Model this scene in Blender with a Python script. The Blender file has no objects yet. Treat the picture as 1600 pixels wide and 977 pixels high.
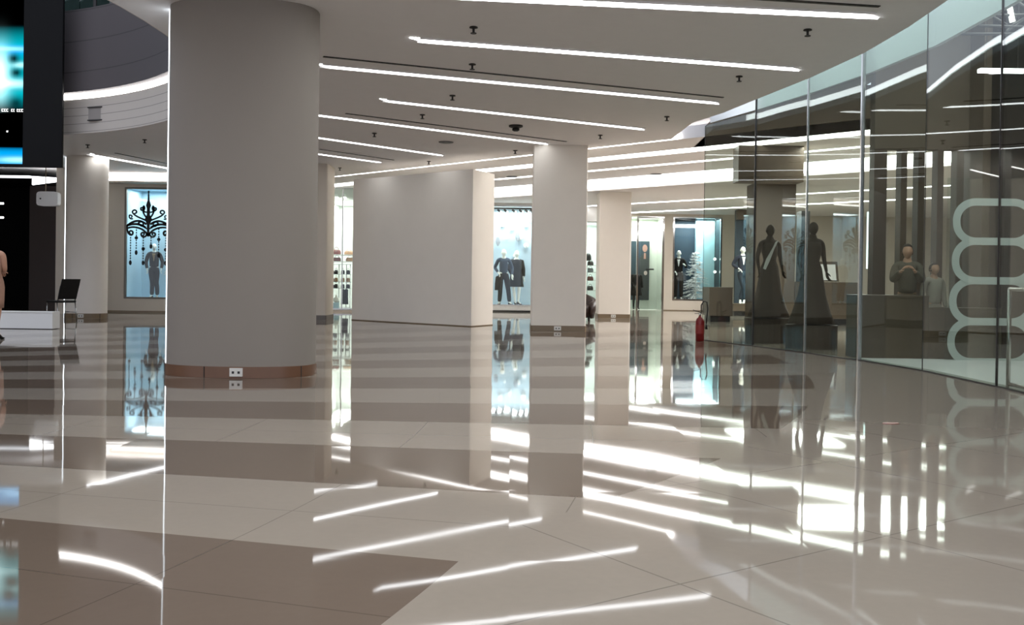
import bpy, bmesh, math, random
from mathutils import Vector, Matrix, geometry
random.seed(7)
S = bpy.context.scene
C = S.collection
PI = math.pi

# ------------------------------------------------------------------ camera
F = 1500.0; PPX = 800.0; PPY = 450.0; CAMZ = 1.05
R = Matrix.Rotation(math.radians(90 - 0.4), 3, 'X') @ Matrix.Rotation(math.radians(0.8), 3, 'Z')
cam_data = bpy.data.cameras.new('camera')
cam = bpy.data.objects.new('camera', cam_data); C.objects.link(cam)
cam.matrix_world = Matrix.Translation((0, 0, CAMZ)) @ R.to_4x4()
cam_data.sensor_width = 36; cam_data.lens = F / 1600 * 36
cam_data.shift_y = (PPY - 488.5) / 1600
cam_data.clip_start = 0.05; cam_data.clip_end = 300
S.camera = cam

def ray(px, py):
    return R @ Vector(((px - PPX) / F, -(py - PPY) / F, -1))
def atY(px, py, Y):
    d = ray(px, py); t = Y / d.y
    return Vector((d.x * t, Y, CAMZ + d.z * t))
def atZ(px, py, Z):
    d = ray(px, py); t = (Z - CAMZ) / d.z
    return Vector((d.x * t, d.y * t, Z))

# ------------------------------------------------------------------ world, exposure
w = bpy.data.worlds.new('world'); S.world = w; w.use_nodes = True
bg = w.node_tree.nodes['Background']
bg.inputs[0].default_value = (0.80, 0.86, 1.0, 1); bg.inputs[1].default_value = 0.7
S.view_settings.view_transform = 'Standard'; S.view_settings.look = 'None'
S.view_settings.gamma = 1; S.view_settings.use_curve_mapping = False
S.view_settings.exposure = 1.08
STRIP = 3.2        # ceiling strip luminance
COVE = 4.8

# ------------------------------------------------------------------ materials
MATS = {}
def lin(c):
    return tuple(((x / 255) / 12.92 if x / 255 <= 0.04045 else ((x / 255 + 0.055) / 1.055) ** 2.4) for x in c)
def mat(name, rgb, rough=0.6, metal=0.0, noise=0.05, scale=6.0, spec=0.5, emit=None, es=0.0, bump=0.0):
    if name in MATS: return MATS[name]
    m = bpy.data.materials.new(name); m.use_nodes = True; nt = m.node_tree
    b = nt.nodes['Principled BSDF']
    col = (*lin(rgb), 1)
    b.inputs['Roughness'].default_value = rough; b.inputs['Metallic'].default_value = metal
    b.inputs['Specular IOR Level'].default_value = spec
    tc = nt.nodes.new('ShaderNodeTexCoord'); n = nt.nodes.new('ShaderNodeTexNoise')
    n.inputs['Scale'].default_value = scale; n.inputs['Detail'].default_value = 4
    nt.links.new(tc.outputs['Object'], n.inputs['Vector'])
    mr = nt.nodes.new('ShaderNodeMapRange'); mr.inputs[3].default_value = 1 - noise; mr.inputs[4].default_value = 1 + noise
    nt.links.new(n.outputs['Fac'], mr.inputs[0])
    mx = nt.nodes.new('ShaderNodeVectorMath'); mx.operation = 'SCALE'
    mx.inputs[0].default_value = col[:3]; nt.links.new(mr.outputs[0], mx.inputs['Scale'])
    nt.links.new(mx.outputs[0], b.inputs['Base Color'])
    if emit:
        b.inputs['Emission Color'].default_value = (*emit, 1); b.inputs['Emission Strength'].default_value = es
    if bump:
        bp = nt.nodes.new('ShaderNodeBump'); bp.inputs['Strength'].default_value = bump
        nt.links.new(n.outputs['Fac'], bp.inputs['Height']); nt.links.new(bp.outputs[0], b.inputs['Normal'])
    MATS[name] = m
    return m
def glow(name, rgb, strength):
    if name in MATS: return MATS[name]
    m = bpy.data.materials.new(name); m.use_nodes = True; nt = m.node_tree
    nt.nodes.remove(nt.nodes['Principled BSDF'])
    e = nt.nodes.new('ShaderNodeEmission'); e.inputs[0].default_value = (*rgb, 1); e.inputs[1].default_value = strength
    nt.links.new(e.outputs[0], nt.nodes['Material Output'].inputs[0]); MATS[name] = m
    return m
def glassmat(name, tint, refl=1.0, base=0.0):
    m = bpy.data.materials.new(name); m.use_nodes = True; nt = m.node_tree
    nt.nodes.remove(nt.nodes['Principled BSDF'])
    t = nt.nodes.new('ShaderNodeBsdfTransparent'); t.inputs[0].default_value = (*tint, 1)
    g = nt.nodes.new('ShaderNodeBsdfGlossy'); g.inputs['Roughness'].default_value = 0.0
    fr = nt.nodes.new('ShaderNodeFresnel'); fr.inputs[0].default_value = 1.5
    # a pane has two parallel faces: both sides reflect as from air
    geo = nt.nodes.new('ShaderNodeNewGeometry')
    ior = nt.nodes.new('ShaderNodeMix'); ior.data_type = 'FLOAT'
    nt.links.new(geo.outputs['Backfacing'], ior.inputs[0]); ior.inputs[2].default_value = 1.5; ior.inputs[3].default_value = 1 / 1.5
    nt.links.new(ior.outputs[0], fr.inputs[0])
    ma = nt.nodes.new('ShaderNodeMath'); ma.operation = 'MULTIPLY_ADD'; ma.use_clamp = True
    ma.inputs[1].default_value = refl; ma.inputs[2].default_value = base
    nt.links.new(fr.outputs[0], ma.inputs[0])
    mx = nt.nodes.new('ShaderNodeMixShader')
    nt.links.new(ma.outputs[0], mx.inputs[0]); nt.links.new(t.outputs[0], mx.inputs[1]); nt.links.new(g.outputs[0], mx.inputs[2])
    nt.links.new(mx.outputs[0], nt.nodes['Material Output'].inputs[0]); MATS[name] = m
    return m

M_ceil = mat('ceiling_paint', (246, 243, 243), 0.85, noise=0.02)
M_wall = mat('warm_wall_paint', (214, 204, 192), 0.8, noise=0.02)
M_col = mat('shaded_pillar_plaster', (146, 138, 130), 0.75, noise=0.025, scale=3)  # darker copy of the plaster, the big pillar's shade is in the colour
M_colw = mat('lit_pillar_plaster', (244, 237, 227), 0.75, noise=0.025, scale=3)  # lighter copy of the same plaster, lit tone put into the colour
M_side = mat('lighter_plaster', (216, 206, 192), 0.75, noise=0.02)
M_skirt = mat('brown_stone_skirting', (116, 84, 64), 0.35, noise=0.18, scale=4)
M_skirt2 = mat('olive_stone_skirting', (128, 110, 86), 0.35, noise=0.15, scale=4)
M_plate = mat('outlet_plastic', (226, 224, 218), 0.4, noise=0.04)
M_black = mat('black_satin', (14, 13, 14), 0.45, noise=0.1)
M_screenb = mat('screen_casing', (8, 8, 10), 0.7, noise=0.1, spec=0.2)
M_dark = mat('dark_metal', (58, 56, 56), 0.5, 0.6)
M_steel = mat('brushed_steel', (190, 190, 188), 0.25, 1.0)
M_chrome = mat('chrome', (220, 222, 224), 0.08, 1.0, noise=0.01)
M_white = mat('white_lacquer', (232, 232, 230), 0.4, noise=0.02)
M_cream = mat('cream_mannequin_gloss', (238, 236, 228), 0.3, noise=0.02)
M_blk = mat('black_cloth', (9, 9, 11), 0.9, noise=0.25, scale=30)
M_navy = mat('navy_cloth', (20, 26, 42), 0.9, noise=0.2, scale=30)
M_slate = mat('slate_blue_shirt', (62, 74, 92), 0.85, noise=0.2, scale=20)
M_dkwood = mat('dark_brown_panelling', (44, 30, 24), 0.5, noise=0.2, scale=2)
M_void = mat('black_shop_lining', (9, 8, 9), 0.8, noise=0.1, spec=0.1)
M_bstone = mat('brown_clad_stone', (84, 70, 56), 0.45, noise=0.15, scale=3)
M_brown_shade = mat('brown_and_shade', (88, 74, 60), 0.7, noise=0.06)  # brown paint; on the inner ceiling it stands in for shade
M_teal = mat('dark_blue_backdrop', (40, 58, 70), 0.7, noise=0.12)
M_blue = mat('pale_blue_backdrop', (176, 204, 218), 0.6, noise=0.03)
M_mirror = mat('mirror_panel', (200, 206, 208), 0.03, 1.0, noise=0.01)
M_red = mat('red_enamel', (120, 14, 16), 0.3, noise=0.08)
M_skin = mat('skin', (196, 148, 122), 0.55, noise=0.06)
M_hair = mat('dark_hair', (30, 22, 18), 0.6, noise=0.3, scale=40)
M_beige = mat('beige_dress_cloth', (170, 132, 112), 0.85, noise=0.12, scale=20)
M_bag1 = mat('maroon_leather', (112, 58, 52), 0.45, noise=0.15)
M_bag2 = mat('tan_leather', (178, 138, 104), 0.5, noise=0.15)
M_bag3 = mat('black_leather', (26, 24, 26), 0.4, noise=0.15)
M_choc = mat('chocolate_leather', (48, 32, 26), 0.4, noise=0.15)
M_strip = glow('fluorescent_diffuser', (0.96, 0.98, 1.0), STRIP)
M_strip2 = glow('bright_fluorescent_diffuser', (0.96, 0.98, 1.0), STRIP * 3.0)
M_cove = glow('cove_tube', (1.0, 0.98, 0.95), COVE)
M_coveblue = glow('cool_cove_tube', (0.90, 0.97, 1.0), COVE * 0.9)
M_led = glow('white_edge_tube', (0.84, 0.93, 1.0), 2.0)
M_bulb = glow('spot_bulb', (1, 0.97, 0.92), 20)
G_shop = glassmat('shopfront_glass', (0.93, 0.97, 0.95), 0.8)
G_curve = glassmat('green_tinted_glass', (0.80, 0.855, 0.82), 0.85)
G_rail = glassmat('balustrade_glass', (0.45, 0.55, 0.52), 1.0)
M_frost = mat('frosted_vinyl', (196, 204, 200), 0.8, noise=0.03)

def floor_material():
    m = bpy.data.materials.new('polished_marble'); m.use_nodes = True; nt = m.node_tree; L = nt.links.new
    b = nt.nodes['Principled BSDF']
    def N(t, **k):
        n = nt.nodes.new(t)
        for a, v in k.items(): setattr(n, a, v)
        return n
    def math_(op, a, b_=None, c=None):
        n = N('ShaderNodeMath', operation=op)
        for i, v in enumerate((a, b_, c)):
            if v is None: continue
            if isinstance(v, (int, float)): n.inputs[i].default_value = v
            else: L(v, n.inputs[i])
        return n.outputs[0]
    geo = N('ShaderNodeNewGeometry'); sx = N('ShaderNodeSeparateXYZ'); L(geo.outputs['Position'], sx.inputs[0])
    dx = math_('ADD', sx.outputs[0], 15.0); dy = math_('SUBTRACT', sx.outputs[1], 7.6)
    ang = math_('ARCTAN2', dy, dx)
    r = math_('SQRT', math_('ADD', math_('MULTIPLY', dx, dx), math_('MULTIPLY', dy, dy)))
    u = math_('DIVIDE', math_('ADD', ang, 0.265 + 0.0765 * 8), 0.0765)
    par = math_('MODULO', math_('FLOOR', u), 2.0)          # 1 = dark stripe
    dark = math_('GREATER_THAN', math_('ABSOLUTE', math_('SUBTRACT', par, 1.0)), 0.5)   # parity 0 -> light
    dark = math_('SUBTRACT', 1.0, dark)
    rmax = math_('ADD', 15.35, math_('MULTIPLY', math_('MAXIMUM', math_('ADD', ang, 0.24), 0.0), 8.0))
    inside = math_('LESS_THAN', r, rmax)
    dark = math_('MULTIPLY', dark, inside)
    # joints
    def joint(c, p, wd):
        f = math_('FRACT', math_('DIVIDE', c, p))
        return math_('LESS_THAN', math_('MINIMUM', f, math_('SUBTRACT', 1.0, f)), wd / p)
    rot = math_('ADD', math_('MULTIPLY', sx.outputs[0], 0.82), math_('MULTIPLY', sx.outputs[1], 0.57))
    rot2 = math_('SUBTRACT', math_('MULTIPLY', sx.outputs[1], 0.82), math_('MULTIPLY', sx.outputs[0], 0.57))
    jo = math_('MAXIMUM', joint(rot, 1.2, 0.004), joint(rot2, 1.2, 0.004))
    ji = math_('MAXIMUM', joint(r, 1.2, 0.003), joint(ang, 0.0765, 0.00022))
    ji = math_('MULTIPLY', ji, inside); jo = math_('MULTIPLY', jo, math_('SUBTRACT', 1.0, inside))
    jt = math_('MAXIMUM', ji, jo)
    n1 = N('ShaderNodeTexNoise'); n1.inputs['Scale'].default_value = 1.7; n1.inputs['Detail'].default_value = 6; L(geo.outputs['Position'], n1.inputs['Vector'])
    n2 = N('ShaderNodeTexNoise'); n2.inputs['Scale'].default_value = 22; n2.inputs['Detail'].default_value = 5; L(geo.outputs['Position'], n2.inputs['Vector'])
    mx = N('ShaderNodeMix', data_type='RGBA'); L(dark, mx.inputs[0])
    mx.inputs[6].default_value = (*lin((148, 139, 128)), 1); mx.inputs[7].default_value = (*lin((108, 95, 84)), 1)
    v = math_('ADD', 0.90, math_('ADD', math_('MULTIPLY', n1.outputs['Fac'], 0.12), math_('MULTIPLY', n2.outputs['Fac'], 0.08)))
    v = math_('MULTIPLY', v, math_('SUBTRACT', 1.0, math_('MULTIPLY', jt, 0.35)))
    sc = N('ShaderNodeVectorMath', operation='SCALE'); L(mx.outputs[2], sc.inputs[0]); L(v, sc.inputs['Scale'])
    L(sc.outputs[0], b.inputs['Base Color'])
    rr = math_('ADD', 0.018, math_('MULTIPLY', n1.outputs['Fac'], 0.03)); L(rr, b.inputs['Roughness'])
    b.inputs['IOR'].default_value = 1.31
    # the polished slabs lie at very slightly different tilts, so lines break from slab to slab
    vs = N('ShaderNodeVectorMath', operation='MULTIPLY'); L(geo.outputs['Position'], vs.inputs[0]); vs.inputs[1].default_value = (1 / 1.2, 1 / 1.2, 0)
    fl = N('ShaderNodeVectorMath', operation='FLOOR'); L(vs.outputs[0], fl.inputs[0])
    wn = N('ShaderNodeTexWhiteNoise', noise_dimensions='2D'); L(fl.outputs[0], wn.inputs['Vector'])
    s1 = N('ShaderNodeVectorMath', operation='SUBTRACT'); L(wn.outputs['Color'], s1.inputs[0]); s1.inputs[1].default_value = (0.5, 0.5, 0.5)
    s2 = N('ShaderNodeVectorMath', operation='MULTIPLY'); L(s1.outputs[0], s2.inputs[0]); s2.inputs[1].default_value = (0.0035, 0.0035, 0)
    n3 = N('ShaderNodeTexNoise'); n3.inputs['Scale'].default_value = 0.9; n3.inputs['Detail'].default_value = 1; L(geo.outputs['Position'], n3.inputs['Vector'])
    s3 = N('ShaderNodeVectorMath', operation='SUBTRACT'); L(n3.outputs['Color'], s3.inputs[0]); s3.inputs[1].default_value = (0.5, 0.5, 0.5)
    s4 = N('ShaderNodeVectorMath', operation='MULTIPLY'); L(s3.outputs[0], s4.inputs[0]); s4.inputs[1].default_value = (0.006, 0.006, 0)
    a1 = N('ShaderNodeVectorMath', operation='ADD'); L(s2.outputs[0], a1.inputs[0]); L(s4.outputs[0], a1.inputs[1])
    a2 = N('ShaderNodeVectorMath', operation='ADD'); L(a1.outputs[0], a2.inputs[0]); L(geo.outputs['Normal'], a2.inputs[1])
    nn = N('ShaderNodeVectorMath', operation='NORMALIZE'); L(a2.outputs[0], nn.inputs[0]); L(nn.outputs[0], b.inputs['Normal'])
    return m
M_floor = floor_material()

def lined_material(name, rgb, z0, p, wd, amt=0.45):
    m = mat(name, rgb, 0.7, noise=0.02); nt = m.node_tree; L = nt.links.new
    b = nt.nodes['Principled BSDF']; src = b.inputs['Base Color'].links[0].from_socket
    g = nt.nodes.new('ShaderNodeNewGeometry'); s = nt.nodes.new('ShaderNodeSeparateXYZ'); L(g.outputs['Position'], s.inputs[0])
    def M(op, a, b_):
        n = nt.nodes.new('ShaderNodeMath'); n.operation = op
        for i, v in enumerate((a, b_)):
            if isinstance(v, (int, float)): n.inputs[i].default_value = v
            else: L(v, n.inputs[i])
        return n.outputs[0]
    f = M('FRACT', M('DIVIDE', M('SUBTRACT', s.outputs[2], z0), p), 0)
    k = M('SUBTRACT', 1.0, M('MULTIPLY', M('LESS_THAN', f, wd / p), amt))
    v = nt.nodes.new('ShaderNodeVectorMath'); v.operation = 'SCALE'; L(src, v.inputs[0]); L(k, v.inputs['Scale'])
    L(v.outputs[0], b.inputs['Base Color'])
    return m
M_fasc_lo = lined_material('jointed_fascia_board', (190, 182, 174), 3.98, 0.165, 0.014)
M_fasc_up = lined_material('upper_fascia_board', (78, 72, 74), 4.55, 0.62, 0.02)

# ------------------------------------------------------------------ mesh helpers
def bm_box(bm, x0, x1, y0, y1, z0, z1):
    vs = [bm.verts.new(p) for p in ((x0,y0,z0),(x1,y0,z0),(x1,y1,z0),(x0,y1,z0),(x0,y0,z1),(x1,y0,z1),(x1,y1,z1),(x0,y1,z1))]
    for f in ((3,2,1,0),(4,5,6,7),(0,1,5,4),(1,2,6,5),(2,3,7,6),(3,0,4,7)):
        bm.faces.new([vs[i] for i in f])
    return vs
def bm_prism(bm, pts, z0, z1, caps=True):
    a = [bm.verts.new((p[0], p[1], z0)) for p in pts]; b = [bm.verts.new((p[0], p[1], z1)) for p in pts]
    n = len(pts)
    for i in range(n):
        j = (i + 1) % n; bm.faces.new((a[i], a[j], b[j], b[i]))
    if caps:
        bm.faces.new(a[::-1]); bm.faces.new(b)
def bm_loft(bm, rings, close=True):
    """rings: list of lists of 3D points of equal count"""
    vr = [[bm.verts.new(p) for p in r] for r in rings]
    n = len(vr[0])
    for a, b in zip(vr, vr[1:]):
        for i in range(n):
            j = (i + 1) % n; bm.faces.new((a[i], a[j], b[j], b[i]))
    if close:
        bm.faces.new(vr[0][::-1]); bm.faces.new(vr[-1])
def ell(cx, cy, z, rx, ry, n=20, dip=0.0, p=1.0):
    o = []
    for i in range(n):
        a = 2 * PI * i / n; c, s = math.cos(a), math.sin(a)
        o.append((cx + rx * math.copysign(abs(c) ** p, c), cy + ry * math.copysign(abs(s) ** p, s), z + dip * s))
    return o
def bm_tube(bm, pts, r, n=8, rs=None, cap=True):
    pts = [Vector(p) for p in pts]; rings = []
    up = None
    for i, p in enumerate(pts):
        t = (pts[min(i + 1, len(pts) - 1)] - pts[max(i - 1, 0)]).normalized()
        if up is None:
            up = Vector((0, 0, 1)) if abs(t.z) < 0.9 else Vector((0, 1, 0))
        u = t.cross(up).normalized(); v = u.cross(t).normalized(); up = v
        rr = rs[i] if rs else r
        rings.append([p + (u * math.cos(2 * PI * k / n) + v * math.sin(2 * PI * k / n)) * rr for k in range(n)])
    bm_loft(bm, rings, cap)
def bm_ball(bm, c, r, seg=12, sx=1, sy=1, sz=1):
    m = Matrix.Translation(c) @ Matrix.Diagonal((sx * r, sy * r, sz * r, 1))
    bmesh.ops.create_uvsphere(bm, u_segments=seg, v_segments=max(6, seg // 2 + 2), radius=1, matrix=m)
def bm_strip_between(bm, p, q, wdt, z0, z1):
    """box along p->q (2D), width wdt to both sides"""
    p = Vector(p[:2]); q = Vector(q[:2]); t = (q - p).normalized(); n = Vector((-t.y, t.x)) * wdt / 2
    bm_prism(bm, [p + n * -1, q - n, q + n, p + n], z0, z1)

def obj(name, bm, m, parent=None, smooth=False, bevel=0.0, loc=None):
    bmesh.ops.recalc_face_normals(bm, faces=bm.faces)
    me = bpy.data.meshes.new(name)
    if bevel:
        try: bmesh.ops.bevel(bm, geom=list(bm.edges), offset=bevel, segments=2, profile=0.5, affect='EDGES')
        except Exception: pass
    bm.to_mesh(me); bm.free()
    if smooth:
        for p in me.polygons: p.use_smooth = True
    me.materials.append(m)
    o = bpy.data.objects.new(name, me); C.objects.link(o)
    if parent is not None: o.parent = parent
    if loc is not None: o.location = loc
    return o
def BM(): return bmesh.new()
def smooth_by_angle(o, ang=40):
    me = o.data
    for p in me.polygons: p.use_smooth = True
    me.set_sharp_from_angle(angle=math.radians(ang))
def tag(o, label=None, cat=None, group=None, kind=None):
    if label: o['label'] = label
    if cat: o['category'] = cat
    if group: o['group'] = group
    if kind: o['kind'] = kind
    return o
def thing(name, label, cat, loc=(0, 0, 0), rz=0.0, group=None):
    o = bpy.data.objects.new(name, None); C.objects.link(o); o.empty_display_size = 0.2
    o.location = loc; o.rotation_euler = (0, 0, rz)
    return tag(o, label, cat, group, 'thing')
def struct(name, bm, m, label=None, parent=None, **k):
    o = obj(name, bm, m, parent, **k)
    if parent is None: o['kind'] = 'structure'
    if label: o['label'] = label
    return o
def boxobj(name, m, x0, x1, y0, y1, z0, z1, parent=None, bevel=0.0):
    bm = BM(); bm_box(bm, x0, x1, y0, y1, z0, z1); return obj(name, bm, m, parent, bevel=bevel)
def copy_tree(o, parent=None):
    c = o.copy(); C.objects.link(c)
    if parent is not None: c.parent = parent
    for ch in [x for x in bpy.data.objects if x.parent == o]: copy_tree(ch, c)
    return c
def area(name, loc, size, energy, color=(1, 1, 1), parent=None, sy=None, rot=(0, 0, 0)):
    d = bpy.data.lights.new(name, 'AREA'); d.energy = energy; d.color = color; d.shape = 'RECTANGLE'; d.size = size; d.size_y = sy or size
    o = bpy.data.objects.new(name, d); C.objects.link(o); o.location = loc; o.rotation_euler = rot
    if parent is not None: o.parent = parent
    return o

# ------------------------------------------------------------------ floor, ceiling
ZC = 3.95; ZC2 = 3.72; KS = 0.96
bm = BM(); bm_box(bm, -32, 26, -9, 46, -0.2, 0.0)
struct('floor', bm, M_floor, 'polished beige marble floor in fanned light and brown stripes')

# curved glazing line (base points of the joints)
GP = [atZ(1097, 531.5, 0), atZ(1176, 541, 0), atZ(1257, 551.5, 0), atZ(1342, 563.5, 0), atZ(1441, 580, 0), atZ(1557, 605, 0)]
GP = [Vector((p.x, p.y)) for p in GP] + [Vector((5.10, 8.45)), Vector((4.95, 6.6)), Vector((4.7, 4.8)), Vector((4.4, 3.0))]
# edge of the ceiling in front of the glazing
CE = [(1082, 192), (1130, 176.5), (1180, 156), (1265, 122), (1350, 83), (1420, 42), (1480, 1)]
CE = [Vector(atZ(a, b, ZC)[:2]) for a, b in CE]
CE += [Vector((CE[-1].x - 0.02, 8.3)), Vector((4.05, 6.5)), Vector((3.8, 4.6)), Vector((3.5, 2.6)), Vector((3.2, -9))]
def kx(k, X): return Vector((X, k - KS * X))
# atrium opening
EC = Vector((-11.2, 11.5)); EA, EB = 7.0, 8.7
def ering(off=0.0, n=96):
    return [Vector((EC.x + (EA + off) * math.cos(2 * PI * i / n), EC.y + (EB + off) * math.sin(2 * PI * i / n))) for i in range(n)]
def plate(bm, outer, holes, z0, z1):
    polys = [[Vector((p[0], p[1], 0)) for p in outer]] + [[Vector((p[0], p[1], 0)) for p in h] for h in holes]
    flat = [p for q in polys for p in q]
    tris = geometry.tessellate_polygon(polys)
    lo = [bm.verts.new((p.x, p.y, z0)) for p in flat]; hi = [bm.verts.new((p.x, p.y, z1)) for p in flat]
    for t in tris:
        try: bm.faces.new([lo[i] for i in t]); bm.faces.new([hi[i] for i in t][::-1])
        except ValueError: pass
    k = 0
    for q in polys:
        n = len(q)
        for i in range(n):
            j = (i + 1) % n
            bm.faces.new((lo[k + i], lo[k + j], hi[k + j], hi[k + i]))
        k += n
XR = 24.0
bm = BM()
k0 = 22.35
outer = [kx(k0, -31)] + [kx(k0, CE[0].x - 0.05)] + CE + [Vector((-31, -9))]
plate(bm, outer, [ering()[::-1]], ZC, ZC + 0.1)
struct('ceiling', bm, M_ceil, 'plain warm grey plaster ceiling above the hall')
# stepped ceiling bands beyond it
def band(ka, kb, z0, z1, x0, x1, m=M_ceil):
    bm = BM(); bm_prism(bm, [kx(ka, x0), kx(ka, x1), kx(kb, x1), kx(kb, x0)], z0, z1)
    return struct('ceiling', bm, m, 'diagonal ceiling band between two light slots')
XL = -16
band(22.52, 24.15, ZC, ZC + 0.25, XL, XR - 8)
band(24.95, 26.8, ZC, ZC + 0.25, XL, XR - 8)
band(27.15, 29.3, ZC, ZC + 0.25, XL, XR - 8)
band(30.3, 36.0, ZC2, ZC2 + 0.55, XL, XR)
band(36.45, 40.6, ZC2, ZC2 + 0.3, XL, XR)
band(41.2, 60, ZC2, ZC2 + 0.3, XL, XR)
bm = BM(); bm_prism(bm, [kx(22.3, XL), kx(22.3, XR), kx(60, XR), kx(60, XL)], 4.42, 4.5)
struct('ceiling', bm, M_ceil, 'roof of the light troughs')
# diffusers on the far riser of each slot, facing down the hall
for (k, xa, xb, za, zb, q) in ((22.50, -9.5, 3.3, ZC + .004, ZC + .1, 'thin warm light line along the diagonal edge of the main ceiling'), (24.94, -6.2, 9.5, ZC + .02, ZC + .2, 'wide light slot just beyond the main ceiling edge'),
         (27.14, -4.2, 12, ZC + .004, ZC + .2, 'second, slimmer light slot across the stepped ceiling'), (30.29, -8, 14, ZC2 + .07, ZC2 + .34, 'broadest glowing light slot at the drop of the ceiling'),
         (36.44, -4, 16, ZC2 + .004, ZC2 + .2, 'thin light slot over the glass shop door'), (41.19, -3, 16, ZC2 + .004, ZC2 + .2, 'farther thin light slot close to the back wall')):
    bm = BM(); bm_prism(bm, [kx(k - 0.05, xa), kx(k - 0.05, xb), kx(k - 0.005, xb), kx(k - 0.005, xa)], za, zb)
    tag(obj('cove_light', bm, M_cove), q, 'cove light', 'light slots of the stepped ceiling', 'thing')

# ------------------------------------------------------------------ atrium fascia
def ring_wall(name, m, off_in, off_out, z0, z1, label):
    a = ering(off_in); b = ering(off_out); bm = BM(); n = len(a)
    V = [[bm.verts.new((p.x, p.y, z)) for p in q] for q, z in ((a, z0), (b, z0), (b, z1), (a, z1))]
    for i in range(n):
        j = (i + 1) % n
        for s in range(4): bm.faces.new((V[s][i], V[s][j], V[(s + 1) % 4][j], V[(s + 1) % 4][i]))
    o = struct(name, bm, m, label); smooth_by_angle(o, 30); return o
ring_wall('trim_1', M_fasc_lo, -0.012, 0.25, ZC + 0.001, 4.66, 'curved lower fascia with fine horizontal joints around the atrium')
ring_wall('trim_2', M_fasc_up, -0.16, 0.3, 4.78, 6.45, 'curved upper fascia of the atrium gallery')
rl = ring_wall('cove_light', M_cove, -0.02, 0.2, 4.665, 4.775, None)
rl['kind'] = 'thing'
tag(rl, 'bright curved light cove running round the atrium fascia', 'cove light')
# gallery balustrade: far part of the ring
rail = thing('balustrade', 'glass balustrade with steel posts on top of the atrium gallery', 'balustrade')
a = [p for p in ering(0.0) if p.y > 14 and p.x < -4.6]
bm = BM()
for p, q in zip(a, a[1:]):
    bm_strip_between(bm, p, q, 0.02, 6.452, 7.5)
obj('glass_panel', bm, G_rail, rail)
for i, p in enumerate(a[::4]):
    bm = BM(); bm_prism(bm, [(p.x + 0.04 * math.cos(t * PI / 4), p.y - 0.06 + 0.04 * math.sin(t * PI / 4)) for t in range(8)], 6.452, 7.6)
    obj('post', bm, M_dark, rail)
bm = BM(); bm_tube(bm, [(p.x, p.y, 7.6) for p in a], 0.035); obj('handrail', bm, M_steel, rail, True)
# gallery wall behind the balustrade
bm = BM()
a = [Vector((EC.x + 10.5 * math.cos(t), EC.y + 12.5 * math.sin(t))) for t in [PI * k / 16 for k in range(0, 17)]]
for p, q in zip(a, a[1:]): bm_strip_between(bm, p, q, 0.2, 4.3, 9.5)
struct('wall_gallery', bm, mat('gallery_wall', (70, 76, 76), 0.7), 'dim grey green wall behind the gallery balustrade')
# vent grille on the lower fascia
ev = atY(153, 178, 19.55)
ang_v = math.atan2((ev.y - EC.y) / EB, (ev.x - EC.x) / EA)
vp = Vector((EC.x + (EA - 0.03) * math.cos(ang_v), EC.y + (EB - 0.03) * math.sin(ang_v)))
vt = thing('air_vent', 'small rectangular air grille on the curved fascia beneath the light cove', 'air vent', (vp.x, vp.y, 0), math.atan2(vp.y - EC.y, (vp.x - EC.x)) - PI / 2)
ev = atY(153, 178, vp.y)
bm = BM(); bm_box(bm, -0.17, 0.17, -0.01, 0.025, ev.z - 0.12, ev.z + 0.12); obj('panel', bm, mat('vent_grey', (140, 134, 130), .6), vt)
for za_ in (ev.z + 0.12, ev.z - 0.14): bm = BM(); bm_box(bm, -0.18, 0.18, -0.03, 0.02, za_, za_ + 0.022); obj('rim', bm, M_dark, vt)

# ------------------------------------------------------------------ ceiling strip lights
def strip_light(p, q, label, wid=0.21, m=None):
    p = Vector(p[:2]); q = Vector(q[:2]); t = (q - p).normalized(); n = Vector((-t.y, t.x))
    o = thing('ceiling_light', label, 'ceiling light', ((p.x + q.x) / 2, (p.y + q.y) / 2, ZC), math.atan2(t.y, t.x), 'linear lights of the hall ceiling')
    L = (q - p).length / 2; h = wid / 2; sk = 0.12
    bm = BM(); bm_prism(bm, [(-L - sk, -h), (L - sk, -h), (L + sk, h), (-L + sk, h)], -0.012, -0.003); obj('diffuser', bm, m or M_strip, o)
    bm = BM()
    e = 0.03
    bm_box(bm, -L, L, h, h + e, -0.016, -0.0005); bm_box(bm, -L, L, -h - e, -h, -0.016, -0.0005)
    obj('frame', bm, M_ceil, o)
    return o
LL = [((600, -12), (1361, 24), 'long strip light closest to the top edge of the hall ceiling'),
      ((654, 62), (1241, 107), 'long strip light, second from the top edge'),
      ((502, 102), (1118, 160), 'long strip light starting beside the big round pillar top'),
      ((601, 156.5), (1003, 201), 'strip light just below the smoke detector row, ending short of the glass'),
      ((415, 169), (853, 224), 'strip light running from the big pillar to the square pillar'),
      ((430, 205), (690, 242), 'short strip light from behind the big pillar'),
      ((430, 231), (593, 253), 'shortest strip light near the diagonal ceiling edge'),
      ((141, 241), (300, 269), 'strip light over the slim round pillar and the chandelier window'),
      ((150, 269), (206, 281), 'tiny strip light above the chandelier window wall')]
for a, b, l in LL: strip_light(atZ(*a, ZC), atZ(*b, ZC), l, 0.17 if a[1] < 240 else 0.22, M_strip2 if a[1] < 80 else None)
for i, (x0, x1, y0, y1) in enumerate(((-2.5, 3.2, 7.2, 5.6), (-3.6, 2.6, 5.2, 3.4), (-2.0, 2.2, 2.6, 1.2), (-3.6, 2.4, 0.4, -1.2), (-3.0, 2.0, -2.6, -4.2))):  # extra strips out of view, added to brighten the hall
    strip_light((x0, y0), (x1, y1), 'long added strip light out of view over the near floor', 0.21, M_strip2)
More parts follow.
